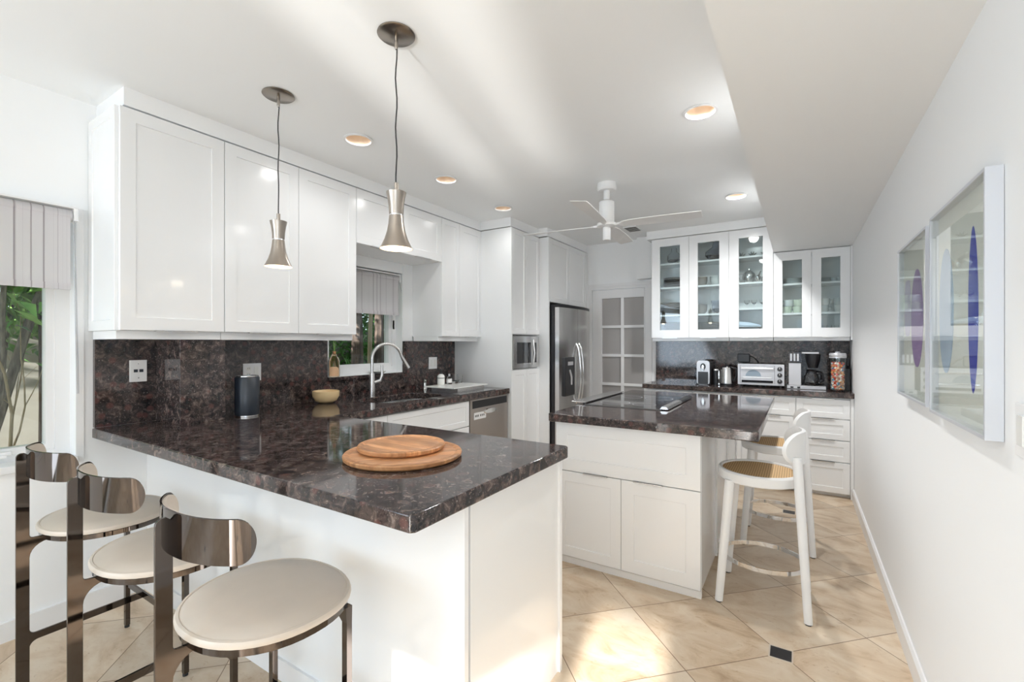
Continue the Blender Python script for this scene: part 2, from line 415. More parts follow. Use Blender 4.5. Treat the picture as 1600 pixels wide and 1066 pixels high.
# left wall with two window openings
def wall_x(name, x0, x1, y0, y1, holes, z1=ZC):
    return struct(name, extrude_outline(B(), [[(y0, 0), (y1, 0), (y1, z1), (y0, z1)]] + [[(a, c), (b, c), (b, d), (a, d)] for a, b, c, d in holes], (x1-x0, 0, 0), lambda p: (x0, p[0], p[1])), 'wall')
def wall_y(name, y0, y1, x0, x1, holes, z1=ZC, mat='wall'):
    return struct(name, extrude_outline(B(), [[(x0, 0), (x1, 0), (x1, z1), (x0, z1)]] + [[(a, c), (b, c), (b, d), (a, d)] for a, b, c, d in holes], (0, y1-y0, 0), lambda p: (p[0], y0, p[1])), mat)
W1 = (-.35, .79, .80, 2.05); W2 = (2.26, 3.035, 1.108, 2.01)
wall_x('wall_left', XL-.22, XL, -5.0, YB+.15, [W1, W2, (-4.6, -1.4, .05, 2.4)])
wall_x('wall_right', XR, XR+.15, -.6, YB+.15, [])
wall_y('wall_living_right', -.6, -.45, XR+.15, 4.1, [])
wall_x('wall_east', 3.95, 4.1, -5.0, -.45, [(-4.7, -1.3, .05, 2.4)])
wall_y('wall_back', YB, YB+.15, XL, XR, [(-2.19, -1.53, 0.001, 2.03)])
wall_y('wall_front', -5.0, -4.85, XL-.2, 4.1, [(-.04, .36, .001, 2.03), (.43, .80, .001, 2.03), (1.8, 3.6, .05, 2.4)])
# baseboards
struct('baseboard_right', extrude_outline(B(), [[(XR-.001, 0), (XR-.016, 0), (XR-.016, .088), (XR-.008, .10), (XR-.001, .10)]], (0, 5.5, 0), lambda p: (p[0], -.55, p[1])), 'trimw')
struct('baseboard_left', bx(XL, XL+.014, -5, 1.0, 0, .09), 'trimw')
# curved bright edge between wall and soffit is a plain corner; back-wall door
d1 = obj('door_1', fbox(B(), frame3((-2.185, YB+.035, .005), (1, 0, 0), (0, -1, 0)), 0, .65, 0, .20, 0, .04), 'trimw'); d1['kind'] = 'structure'
bm = B()
Fd = frame3((-2.185, YB+.035, .005), (1, 0, 0), (0, -1, 0))
fbox(bm, Fd, 0, .12, .2, 2.02, 0, .04)
xs0, xm0, xm1, xs1 = .128, .362, .398, .640
fbox(bm, Fd, xs1, .65, .2, 2.02, 0, .04); fbox(bm, Fd, .12, .64, 1.915, 2.02, 0, .04); fbox(bm, Fd, xm0, xm1, .2, 1.915, 0, .04)
zs = [.2, .535, .865, 1.215, 1.565, 1.915]
for z in zs[1:-1]: fbox(bm, Fd, .12, xm0, z-.014, z+.018, 0, .04); fbox(bm, Fd, xm1, .64, z-.014, z+.018, 0, .04)
obj('door_stile', bm, 'trimw', d1)
for i in range(5):
    for a, b in ((.12, xm0), (xm1, .64)):
        obj('glass_pane', fbox(B(), Fd, a, b, zs[i]+(.018 if i else 0), zs[i+1]-(.014 if i < 4 else 0), .012, .022), 'frost', d1)
# door casing
bm = B()
box(bm, -2.26, -2.19, YB-.014, YB-.001, 0, 2.10); box(bm, -1.53, -1.45, YB-.014, YB-.001, 0, 2.10); box(bm, -2.19, -1.53, YB-.014, YB-.001, 2.03, 2.10)
box(bm, -2.25, -2.205, YB-.022, YB-.014, 0, 2.09); box(bm, -2.2045, -1.46, YB-.022, YB-.014, 2.06, 2.09)
struct('trim_1', bm, 'trimw')
# chase above the door, left of the glass cabinets
struct('trim_2', bx(-1.60, -1.43, YB-.10, YB-.001, 2.12, ZC-.001), 'wall')

# windows --------------------------------------------------------
def window(name, y0, y1, z0, z1, gy0, gy1, gz0, gz1, mull=None):
    f = B()
    xa, xb = XL-.16, XL-.10
    box(f, xa, xb, y0, gy0, z0, z1); box(f, xa, xb, gy1, y1, z0, z1); box(f, xa, xb, gy0, gy1, z0, gz0); box(f, xa, xb, gy0, gy1, gz1, z1)
    box(f, xb, xb+.015, gy1+.03, y1, z0, z1); box(f, xb, xb+.015, y0, gy1+.0295, z0, gz0-.03)
    if mull: box(f, xa, xb, mull-.025, mull+.025, gz0, gz1)
    r = struct(name, f, 'trimw')
    obj('glass_pane', bx(xa+.02, xa+.028, gy0, gy1, gz0, gz1), 'glass', r)
    return r
wn1 = window('window_1', W1[0], W1[1], W1[2], W1[3], -.28, .705, .868, 1.99)
obj('window_sill', bx(XL-.099, XL+.03, W1[0]-.03, W1[1]+.005, W1[2]-.03, W1[2]+.006), 'trimw', wn1, bevel=.004)
cs = B(); 
box(cs, XL, XL+.012, W1[0]-.07, W1[0], W1[2]-.1, W1[3]+.0); box(cs, XL, XL+.012, W1[1], W1[1]+.03, W1[2]-.03, W1[3]+.0)
obj('casing', cs, 'trimw', wn1)
hd = B(); box(hd, XL-.07, XL-.045, .42, .58, .842, .862); box(hd, XL-.07, XL-.02, .50, .56, .835, .850)
obj('window_latch', hd, 'trimw', wn1, bevel=.004)
wn2 = window('window_2', W2[0], W2[1], W2[2], W2[3], 2.33, 2.965, 1.19, 1.95)
obj('window_latch', bx(XL-.10, XL-.085, 3.0, 3.02, 1.50, 1.58), 'steel', wn2)
obj('window_sill', bx(XL-.12, XL+.045, W2[0]-.03, W2[1]-.01, W2[2]-.028, W2[2]-.001), 'granite', wn2)

# roller blinds
def blind(name, label, y0, y1, ztop, zbot, x, cy, cz, xs=0, rr=.030):
    t = thing(name, label, 'blind', (x, (y0+y1)/2, ztop))
    obj('roller', cyl(B(), (x, y0, ztop-rr-.012), rr, y1-y0-.022, 24, (0, 1, 0)), 'shade', t, smooth=True)
    hb = B(); box(hb, x-.04, x+.034, y0, y1, ztop-.008, ztop); box(hb, x-.035, x+.032, y1-.018, y1-.002, ztop-.068, ztop)
    obj('headrail', hb, 'trimw', t)
    obj('fabric', bx(x-.002+rr-.004, x+rr-.003, y0+.01, y1-.03, zbot, ztop-.04), 'shade', t)
    obj('hem_bar', bx(x+rr-.010, x+rr+.004, y0+.01, y1-.03, zbot-.004, zbot+.026), 'shade', t)
    ch = B(); tube(ch, [(x+.02, y1-.012, ztop-.04), (x+.02, cy, cz)], .0022, 6)
    tube(ch, [(x+.02, y1-.018, ztop-.04), (x+.02+xs, cy-.006, cz)], .0022, 6)
    obj('pull_chain', ch, 'silverplastic', t)
    return t
blind('roller_blind', 'striped sheer roller blind half lowered over the tall dining window at far left', -.33, .785, 2.04, 1.635, XL+.04, .787, 1.12)
b2 = blind('roller_blind', 'striped sheer roller blind half lowered over the window above the sink', 2.28, 3.02, 1.995, 1.625, XL-.03, 3.26, 1.04)

# ================================================================== FIXED CABINETRY, LEFT RUN (faces +x)
XF = -2.721
def FX(x, y, z): return frame3((x, y, z), (0, 1, 0), (1, 0, 0))
def carcass_x(parent, xf, y0, y1, z0, z1, name='cabinet_body', mat='white', gap=True):
    return obj(name, bx(XL, xf-.021, y0, y1, z0, z1), mat, parent)
def upper_unit(label, y0, y1, z0, z1, splits, pulls=True, endpanel=False, rail=True):
    t = thing('wall_cabinet', label, 'cabinet', (XL, (y0+y1)/2, z0), 'white wall cabinets along the left wall')
    obj('cabinet_body', bx(XL+.001, XF-.0205, y0+.0005, y1-.0005, z0, z1), 'white', t)
    ys = [y0]+splits+[y1]
    for a, b in zip(ys, ys[1:]):
        w = b-a
        door(t, FX(XF-.02, a, z0), w, z1-z0, st=.062 if w > .3 else .045, pull=(w*.3, w*.7, -.0005) if pulls else None)
    if rail: obj('light_rail', bx(XL+.02, XF-.045, y0+.001, y1-.001, z0-.042, z0-.0005), 'white', t)
    return t
t = upper_unit('white wall cabinet with one wide door, leftmost above the peninsula', .852, 1.32, 1.432, 2.50, [])
Fe = frame3((XF-.02, .852, 1.432), (-1, 0, 0), (0, -1, 0))
obj('end_panel', shaker(B(), Fe, abs(XL-XF)-.025, 1.068, .05, .014), 'white', t)
upper_unit('white wall cabinet with two tall doors, just left of the sink window', 1.321, 2.221, 1.432, 2.50, [1.769])
upper_unit('short white cabinet spanning above the sink window', 2.222, 3.159, 2.10, 2.50, [2.69], rail=False)
upper_unit('white two-door wall cabinet between sink window and tall oven cabinet', 3.16, 3.778, 1.432, 2.50, [3.413])
# shadow gap, its shade put in as dark colour, and fascia above the doors
struct('trim_3', extrude_outline(B(), [[(XL, .872), (XF-.012, .872), (XF-.012, 3.768), (-2.372, 3.768), (-2.372, 4.322), (-2.262, 4.322), (-2.262, YB-.001), (XL, YB-.001)]], (0, 0, .088), lambda p: (p[0], p[1], 2.5115)), 'wall')
struct('trim_4', extrude_outline(B(), [[(XL, .885), (XF-.04, .885), (XF-.04, 3.79), (-2.40, 3.79), (-2.40, 4.35), (-2.29, 4.35), (-2.29, YB-.001), (XL, YB-.001)]], (0, 0, .0105), lambda p: (p[0], p[1], 2.5005)), 'dark_gap')

# tall oven cabinet
XT = -2.36
t = thing('tall_cabinet', 'tall white pantry cabinet holding the built-in microwave', 'cabinet', (XL, 4.05, 0))
bm = B(); box(bm, XL+.001, XT-.0205, 3.78, 4.3295, .10, 1.112); box(bm, XL+.001, XT-.0205, 3.78, 4.3295, 1.452, 2.50)
box(bm, XL+.001, XL+.10, 3.78, 4.3295, 1.112, 1.452); box(bm, XL+.1, XT-.0205, 3.78, 3.80, 1.112, 1.452); box(bm, XL+.1, XT-.0205, 4.309, 4.3295, 1.112, 1.452)
box(bm, XL+.001, XT-.06, 3.78, 4.3295, 0, .10)
obj('cabinet_body', bm, 'white', t)
obj('side_panel', bx(XL+.002, XT, 3.762, 3.7795, 0, 2.50), 'gloss', t)
for a, b in ((3.78, 4.055), (4.055, 4.33)):
    door(t, FX(XT-.02, a, 1.46), b-a, 1.04, st=.05); door(t, FX(XT-.02, a, .105), b-a, 1.0, st=.05)
mw = thing('microwave', 'built-in stainless microwave in the tall cabinet', 'microwave', (-2.6, 4.055, 1.114))
obj('housing', bx(-2.9, XT-.012, 3.802, 4.307, 1.114, 1.445), 'black', mw)
bm = B(); Fm = FX(XT-.012, 3.80, 1.118)
fbox(bm, Fm, .005, .505, 0, .05, 0, .014); fbox(bm, Fm, .005, .505, .26, .325, 0, .014); fbox(bm, Fm, .005, .06, .05, .26, 0, .014); fbox(bm, Fm, .46, .505, .05, .26, 0, .014); fbox(bm, Fm, .345, .385, .05, .26, 0, .014)
obj('front_frame', bm, 'steel', mw)
obj('door_window', fbox(B(), Fm, .06, .345, .05, .26, 0, .010), 'blackglass', mw)
obj('control_panel', fbox(B(), Fm, .385, .46, .05, .26, 0, .010), 'black', mw)
obj('handle', tube(B(), [Fm(.365, .03, .03), Fm(.365, .15, .045), Fm(.365, .29, .03)], .009, 8), 'steel', mw, smooth=True)

# fridge surround
XS = -2.25
t = thing('fridge_surround', 'white cabinet surround boxing in the fridge with two doors over it', 'cabinet', (XL, 4.85, 0))
bm = B(); box(bm, XL+.001, XS, 4.331, 4.352, 0, 2.50); box(bm, XL+.001, XS-.0205, 4.352, 5.32, 1.81, 2.50); box(bm, XL+.001, XS-.0, 5.32, YB-.001, 0, 2.50)
obj('cabinet_body', bm, 'white', t)
door(t, FX(XS-.02, 4.355, 1.812), .49, .686, st=.055); door(t, FX(XS-.02, 4.845, 1.812), .47, .686, st=.055)
# fridge
t = thing('refrigerator', 'stainless side-by-side refrigerator with black water dispenser', 'refrigerator', (-2.6, 4.83, 0))
FY0, FY1 = 4.372, 5.20
obj('case', bx(-3.0, -2.20, FY0, FY1+.03, .0, 1.785), 'black', t)
def bowed(y0, y1, z0, z1, x=-2.195, bulge=.05, n=10):
    # fridge front bows outward across both doors
    mid = (FY0+FY1)/2; hw = (FY1-FY0)/2+.02
    f = lambda y: x + .042 + bulge*(1-((y-mid)/hw)**2)
    pts = [(x, y0)] + [(f(y0+(y1-y0)*i/n), y0+(y1-y0)*i/n) for i in range(n+1)] + [(x, y1)]
    return extrude_outline(B(), [pts], (0, 0, z1-z0), lambda p: (p[0], p[1], z0))
fl = obj('freezer_door', bowed(FY0, 4.752, .08, 1.752), 'steel', t, smooth=True)
fr = obj('fridge_door', bowed(4.758, FY1, .08, 1.752), 'steel', t, smooth=True)
obj('hinge_cover', bowed(FY0, FY1, 1.754, 1.785, bulge=.046), 'black', t, smooth=True)
def curvep(y, z0, z1, out=.045):
    mid = (FY0+FY1)/2; xs = -2.195+.042+.05
    return [(xs+.005+out*math.sin(PI*i/12)**.6 if i not in (0, 12) else xs-.005, y, z0+(z1-z0)*i/12) for i in range(13)]
obj('handle', tube(B(), curvep(4.718, .70, 1.37), .011, 10), 'chrome', fl, smooth=True)
obj('handle', tube(B(), curvep(4.792, .70, 1.37), .011, 10), 'chrome', fr, smooth=True)
Fq = FX(-2.118, 4.44, .80)
dp = B(); fbox(dp, Fq, 0, .24, 0, .42, -.02, .012)
obj('water_dispenser', dp, 'black', fl, bevel=.006)
obj('display', fbox(B(), Fq, .06, .19, .33, .37, .012, .015), 'silverplastic', fl)
obj('paddle', tube(B(), [Fq(.1, .28, .014), Fq(.13, .2, .022), Fq(.14, .12, .016)], .012, 8), 'silverplastic', fl)

# ================================================================== WORKTOPS AND SPLASHBACKS
ZT0, ZT1 = .885, .935
XC = -2.375    # front edge of the sink run
sink_hole = rrect(-2.90, -2.50, 2.30, 3.00, .16, 8)
outer = [(-3.062, .846)] + [(-.837, .846), (-.825, .858), (-.825, 1.764), (-.837, 1.776), (XC, 1.776), (XC, 3.757), (-3.085, 3.757), (-3.085, 1.4), (-3.062, 1.4)]
o = obj('worktop', extrude_outline(B(), [outer, sink_hole], (0, 0, ZT1-ZT0), lambda p: (p[0], p[1], ZT0)), 'granite', bevel=.006)
tag(o, 'L-shaped polished brown granite worktop over peninsula and sink run', 'worktop')
def splash(name, label, bm): tag(obj(name, bm, 'granite'), label, 'splashback')
bm = B(); box(bm, XL+.001, -3.062, .858, 1.119, ZT1+.0005, 1.388)
splash('splashback', 'brown granite splashback left of the granite-clad column', bm)
bm = extrude_outline(B(), [[(1.3465, ZT1+.0005), (3.761, ZT1+.0005), (3.761, 1.3885), (3.038, 1.3885), (3.038, 1.079), (2.228, 1.079), (2.228, 1.3885), (1.3465, 1.3885)]], (.027, 0, 0), lambda p: (XL+.001, p[0], p[1]))
splash('splashback', 'brown granite splashback around the sink window', bm)
tag(obj('column', bx(XL+.001, -2.766, 1.12, 1.346, ZT1+.0005, 1.3885), 'granite', bevel=.002), 'granite-clad square column standing on the worktop behind the canister', 'column')
# jamb panels beside the sink window
struct('trim_5', bx(XL+.0, XL+.006, 3.04, 3.16, 1.39, 2.1), 'wall')

# peninsula base
t = thing('peninsula_cabinet', 'white panelled peninsula base under the granite worktop', 'cabinet', (-1.9, 1.43, 0))
obj('cabinet_body', bx(XL+.001, -.872, 1.108, 1.72, .0, ZT0-.0005), 'white', t)
obj('front_panel', bx(XL+.001, -.848, 1.088, 1.107, .0, ZT0-.0005), 'gloss', t)
obj('end_panel', bx(-.871, -.852, 1.122, 1.722, .0, ZT0-.0005), 'gloss', t)
obj('plinth', bx(XL+.001, -1.35, 1.078, 1.0875, 0, .085), 'trimw', t)
obj('back_panel', bx(-1.6, -.842, 1.7225, 1.742, .0, ZT0-.0005), 'white', t)

tag(obj('hook', tube(B(), [(-3.0, .90, .884), (-2.99, .895, .872), (-2.95, .893, .868), (-2.91, .897, .874), (-2.90, .90, .884)], .005, 8), 'black', smooth=True), 'small black hook under the worktop edge by the window wall', 'hook')
# sink base + dishwasher
XB = -2.40
t = thing('sink_cabinet', 'white sink base cabinet with drawer fronts left of dishwasher', 'cabinet', (-2.7, 2.5, 0))
bm = B(); box(bm, XL+.001, XB-.021, 1.80, 3.145, .10, .62); box(bm, XL+.001, XB-.06, 1.80, 3.145, 0, .10); box(bm, XB-.04, XB-.021, 1.80, 3.145, .62, .8845)
obj('cabinet_body', bm, 'white', t)
for a, b in ((1.80, 2.22), (2.22, 3.143)):
    door(t, FX(XB-.02, a, .66), b-a, .215, 'drawer_front', st=.045)
    door(t, FX(XB-.02, a, .11), (b-a)/2 if b-a > .6 else b-a, .545, st=.06)
    if b-a > .6: door(t, FX(XB-.02, (a+b)/2, .11), (b-a)/2, .545, st=.06)
t = thing('dishwasher', 'stainless dishwasher with dark control strip under the sink run', 'dishwasher', (-2.7, 3.45, 0))
obj('case', bx(-2.95, XB-.022, 3.152, 3.755, .0, .883), 'dark_gap', t)
Fw = FX(XB-.022, 3.157, .10)
obj('door', fbox(B(), Fw, 0, .594, 0, .78, 0, .024), 'dwsteel', t, bevel=.003)
obj('control_strip', fbox(B(), Fw, .03, .575, .70, .765, .024, .0275), 'black', t)
obj('handle_recess', loft(B(), [[Fw(.30+.11*math.cos(a)*s, .655+.025*math.sin(a)*s, d) for a in [2*PI*i/16 for i in range(16)]] for s, d in ((1, .024), (.85, .03))]), 'chrome', t)
lb = obj('label', fbox(B(), Fw, .05, .23, .60, .66, .0242, .0255), 'label', t)
for u in (.065, .085, .105, .14, .165, .19): obj('print_mark', fbox(B(), Fw, u, u+.014, .622, .640, .0256, .026), 'dark_gap', lb)

# sink
t = thing('kitchen_sink', 'oval stainless undermount sink basin in the granite worktop', 'sink', (-2.7, 2.65, .75))
def ringp(ins, z): return [(x, y, z) for x, y in rrect(-2.905+ins, -2.495-ins, 2.295+ins, 3.005-ins, max(.165-ins, .05), 8)]
bm = B(); rs = [[bm.verts.new(p) for p in ringp(i, z)] for i, z in ((-.02, .8835), (.004, .8835), (.008, .80), (.03, .745), (.10, .735))]
for a, b in zip(rs, rs[1:]):
    for i in range(len(a)): bm.faces.new((a[i], a[(i+1) % len(a)], b[(i+1) % len(b)], b[i]))
bm.faces.new(rs[-1])
ob = obj('basin', bm, 'steel', t, smooth=True); so = ob.modifiers.new('solid', 'SOLIDIFY'); so.thickness = .002; so.offset = -1
obj('drain', lathe(B(), [(0, 0), (.045, 0), (.045, .004), (.03, .002), (0, .002)], (-2.7, 2.65, .7355)), 'chrome', t, smooth=True)
# faucet
t = thing('kitchen_faucet', 'gooseneck brushed steel faucet behind the sink', 'faucet', (-2.965, 2.575, ZT1))
fx, fy = -2.965, 2.575
obj('base', lathe(B(), [(0, 0), (.026, 0), (.026, .02), (.024, .14), (.022, .19), (0, .19)], (fx, fy, ZT1)), 'steel', t, smooth=True)
pts = [(fx, fy, ZT1+.19), (fx, fy, 1.24)]
dx, dy = .42, .91
R0 = .125
for i in range(1, 15):
    a = PI - PI*1.0*i/14 * .93
    pts.append((fx+dx*(R0+R0*math.cos(a)), fy+dy*(R0+R0*math.cos(a)), 1.24+R0*math.sin(a)))
e = Vector(pts[-1]); pts.append(tuple(e+Vector((.004, .008, -.02))))
obj('spout', tube(B(), pts, .0135, 12), 'steel', t, smooth=True)
obj('spray_head', tube(B(), [pts[-1], tuple(Vector(pts[-1])+Vector((.02, .05, -.09)))], [.015, .019], 12), 'steel', t, smooth=True)
obj('lever', tube(B(), [(fx+.02, fy+.01, 1.05), (fx+.05, fy+.045, 1.065), (fx+.058, fy+.055, 1.11), (fx+.055, fy+.055, 1.19)], [.012, .014, .012, .009], 10), 'steel', t, smooth=True)
# small chrome fitting by the blind chain
t = thing('soap_dispenser', 'small chrome deck fitting standing behind the sink beside the blind chain', 'dispenser', (-3.02, 3.26, ZT1))
obj('body', lathe(B(), [(0, 0), (.022, 0), (.02, .012), (.015, .02), (.015, .07), (.018, .09), (0, .095)], (-3.02, 3.26, ZT1)), 'chrome', t, smooth=True)
obj('nozzle', tube(B(), [(-3.02, 3.26, 1.01), (-2.99, 3.24, 1.015)], .006, 8), 'chrome', t)

# ================================================================== ISLAND
IX0, IX1, IY0, IY1 = -1.325, -.165, 2.540, 4.222
hole = rrect(-1.27, -.735, 3.02, 3.83, .004, 1)
tag(obj('island_worktop', extrude_outline(B(), [rrect(IX0, IX1, IY0, IY1, .012, 4)], (0, 0, .05), lambda p: (p[0], p[1], ZT0)), 'granite', bevel=.005), 'dark granite island worktop carrying the black cooktop', 'worktop')
t = thing('island_cabinet', 'white island base with wide drawer above two shaker doors', 'cabinet', (-.87, 3.4, 0))
XI = -.442
bm = B(); box(bm, -1.30, XI-.004, 2.622, 4.18, .045, ZT0-.0005); box(bm, -1.28, XI-.02, 2.64, 4.15, 0, .045)
obj('cabinet_body', bm, 'white', t)
obj('plinth', bx(-1.30, XI-.0, 2.612, 2.64, 0, .04), 'trimw', t)
def FYn(x, y, z): return frame3((x, y, z), (1, 0, 0), (0, -1, 0))
Fi = FYn(-1.30, 2.6215, .045)
F1 = lambda u, v, d: Fi(u, v+.532, d)
door(t, F1, .858, .302, 'drawer_front', st=.075, pull=(.36, .50, .302))
door(t, Fi, .421, .53, st=.062, pull=(.184, .339, .530))
F2 = lambda u, v, d: Fi(u+.421, v, d)
door(t, F2, .437, .53, st=.075, pull=(.076, .237, .530))
Fs = frame3((XI-.0035, 2.625, .045), (0, 1, 0), (1, 0, 0))
obj('side_panel', fbox(B(), Fs, 0, .462, 0, .839, 0, .004), 'gloss', t)
bm = B(); shaker(bm, frame3((XI-.0035, 3.094, .045), (0, 1, 0), (1, 0, 0)), .54, .839, .06, .016); shaker(bm, frame3((XI-.0035, 3.64, .045), (0, 1, 0), (1, 0, 0)), .54, .839, .06, .016)
obj('seating_panel', bm, 'white', t)
# cooktop
t = thing('cooktop', 'black glass induction cooktop with steel edge trim set in the island', 'cooktop', (-1.0, 3.42, ZT1))
obj('glass_top', bx(-1.28, -.755, 3.02, 3.84, ZT1+.0003, ZT1+.005), 'blackglass', t, bevel=.0015)
for ya in (3.015, 3.8405): obj('edge_trim', bx(-1.283, -.752, ya, ya+.0045, ZT1+.0003, ZT1+.006), 'dark_gap', t)

for cx, cy, r in ((-1.13, 3.22, .10), (-.92, 3.22, .075), (-1.13, 3.62, .075), (-.92, 3.62, .10)):
    obj('burner_ring', lathe(B(), [(r, 0), (r+.003, .0002), (r+.006, 0)], (cx, cy, ZT1+.0052), 40), 'silverplastic', t)
t = thing('cooktop_handle_bar', 'steel and black rail along the right side of the cooktop', 'rail', (-.74, 3.42, ZT1))
bm = B(); loft(bm, [[(-.765, y, ZT1+.0061), (-.712, y, ZT1+.0061), (-.722, y, ZT1+.022), (-.752, y, ZT1+.024)] for y in (3.03, 3.45)])
obj('steel_section', bm, 'steel', t)
bm = B(); loft(bm, [[(-.765, y, ZT1+.0061), (-.712, y, ZT1+.0061), (-.722, y, ZT1+.018), (-.752, y, ZT1+.020)] for y in (3.4505, 3.83)])
obj('black_section', bm, 'black', t)
t = thing('downdraft_vent', 'flat stainless downdraft vent along the left side of the cooktop', 'vent', (-1.37, 3.45, ZT1))
obj('cover', bx(-1.40, -1.29, 3.05, 3.90, ZT1+.010, ZT1+.016), 'steel', t, bevel=.002)
obj('riser', bx(-1.322, -1.30, 3.08, 3.88, ZT1+.0003, ZT1+.0099), 'black', t)

# ================================================================== RIGHT BACK RUN (faces -y)
YC = 4.93; YBF = 4.96; YU = 5.10
tag(obj('back_worktop', bx(-1.43, XR-.001, YC, YB-.001, .887, .935), 'granite', bevel=.004), 'narrow dark granite worktop along the back wall under the glass cabinets', 'worktop')
tag(obj('splashback', bx(-1.40, XR-.002, YB-.026, YB-.001, .9355, 1.392), 'granite'), 'dark granite splashback behind the small appliances', 'splashback')
t = thing('drawer_base', 'white base cabinets with stacked drawers below the appliance worktop', 'cabinet', (-.5, 5.2, 0))
bm = B(); box(bm, -1.40, XR-.002, YBF+.021, YB-.002, .105, .8865); box(bm, -1.40, XR-.003, YBF+.06, YB-.002, 0, .105)
obj('cabinet_body', bm, 'white', t)
obj('filler', bx(.385, XR-.002, YBF+.001, YBF+.0205, .0, .8865), 'white', t)
zr = ((.70, .872), (.51, .694), (.318, .505), (.04, .312))
for x0, x1, rows in ((-.02, .383, zr), (-.47, -.024, ((.70, .872), (.04, .694))), (-.92, -.474, ((.70, .872), (.04, .694))), (-1.38, -.924, ((.70, .872), (.04, .694)))):
    for z0, z1 in rows:
        w = x1-x0
        door(t, FYn(x0, YBF+.0205, z0), w, z1-z0, 'drawer_front' if z1-z0 < .3 else 'door', st=.05, pull=(w*.3, w*.72, z1-z0))
# glass cabinets
def glass_unit(name, label, x0, x1, z0, z1, doors, shelves):
    t = thing(name, label, 'cabinet', ((x0+x1)/2, 5.25, z0))
    bm = B(); y0, y1 = YU+.021, YB-.001
    box(bm, x0, x1, y1-.012, y1, z0, z1); box(bm, x0, x0+.016, y0, y1-.012, z0, z1); box(bm, x1-.016, x1, y0, y1-.012, z0, z1)
    box(bm, x0+.016, x1-.016, y0, y1-.012, z0, z0+.018); box(bm, x0+.016, x1-.016, y0, y1-.012, z1-.018, z1)
    for q in doors[1:-1]:
        if name == 'glass_cabinet' and len(doors) == 3: pass
    obj('cabinet_body', bm, 'white', t)
    for s in shelves: obj('shelf', bx(x0+.016, x1-.016, y0+.01, y1-.012, s-.018, s), 'white', t)
    for a, b in zip(doors, doors[1:]):
        d = glassdoor(t, FYn(a+.0015, YU+.0205, z0), b-a-.003, z1-z0, .083, .088 if b-a > .36 else .074)
        obj('edge_pull', bx(a+(b-a)*.3, a+(b-a)*.7, YU-.008, YU+.012, z0-.004, z0-.0005), 'steel', d)
    obj('light_rail', bx(x0+.002, x1-.002, YU+.035, YB-.027, z0-.036, z0-.0005), 'white', t)
    return t
glass_unit('glass_cabinet', 'tall white glass-door cabinet nearest the french door, holding plates and bowls', -1.375, -.600, 1.43, 2.505, [-1.375, -.986, -.600], (1.68, 1.98, 2.24))
glass_unit('glass_cabinet', 'single-door tall glass cabinet with silver tea things, under the dropped ceiling edge', -.599, -.209, 1.43, 2.505, [-.599, -.209], (1.724, 1.981, 2.243))
glass_unit('glass_cabinet', 'shorter white two-door glass cabinet with mugs beside the right wall', -.208, .395, 1.43, 2.243, [-.208, .101, .395], (1.661, 1.943))
struct('trim_6', bx(-1.425, -.2075, YU-.02, YB-.001, 2.5115, ZC-.001), 'wall')
struct('trim_7', bx(.396, XR-.001, YU-.0, YB-.001, 1.40, 2.249), 'white')

# ================================================================== CEILING THINGS
def downlight(x, y, label):
    t = thing('downlight', label, 'light', (x, y, ZC), 'recessed ceiling downlights')
    obj('trim_ring', lathe(B(), [(.072, 0), (.084, -.001), (.086, -.006), (.074, -.008), (.070, -.002), (.072, 0)], (x, y, ZC-.0005), 40), 'trimw', t, smooth=True)
    obj('reflector', lathe(B(), [(.0708, .001), (.066, .03), (.052, .07), (.036, .075), (0, .076)], (x, y, ZC), 40), 'caninner', t, smooth=True)
    obj('bulb', lathe(B(), [(0, .070), (.024, .070), (.024, .073), (0, .073)], (x, y, ZC), 20), 'canbulb', t)
    light('downlight_glow', 'SPOT', (x, y, ZC-.010), (0, 0, -1), (10 if y < 3 else 6) if x < -1 else 46 if y < 3 else 88, (.98, .975, .97), spot_size=math.radians(172), spot_blend=1.0, shadow_soft_size=.05)
    return t
downlight(-2.252, 1.852, 'recessed ceiling downlight nearest the left pendant lamp')
downlight(-2.24, 2.649, 'recessed ceiling downlight, middle of the row above the sink run')
downlight(-2.278, 3.487, 'recessed ceiling downlight nearest the tall microwave cabinet')
downlight(-.443, 2.589, 'largest recessed downlight, nearest the camera above the island stools')
downlight(-.443, 4.23, 'recessed downlight between ceiling fan and glass cabinets')
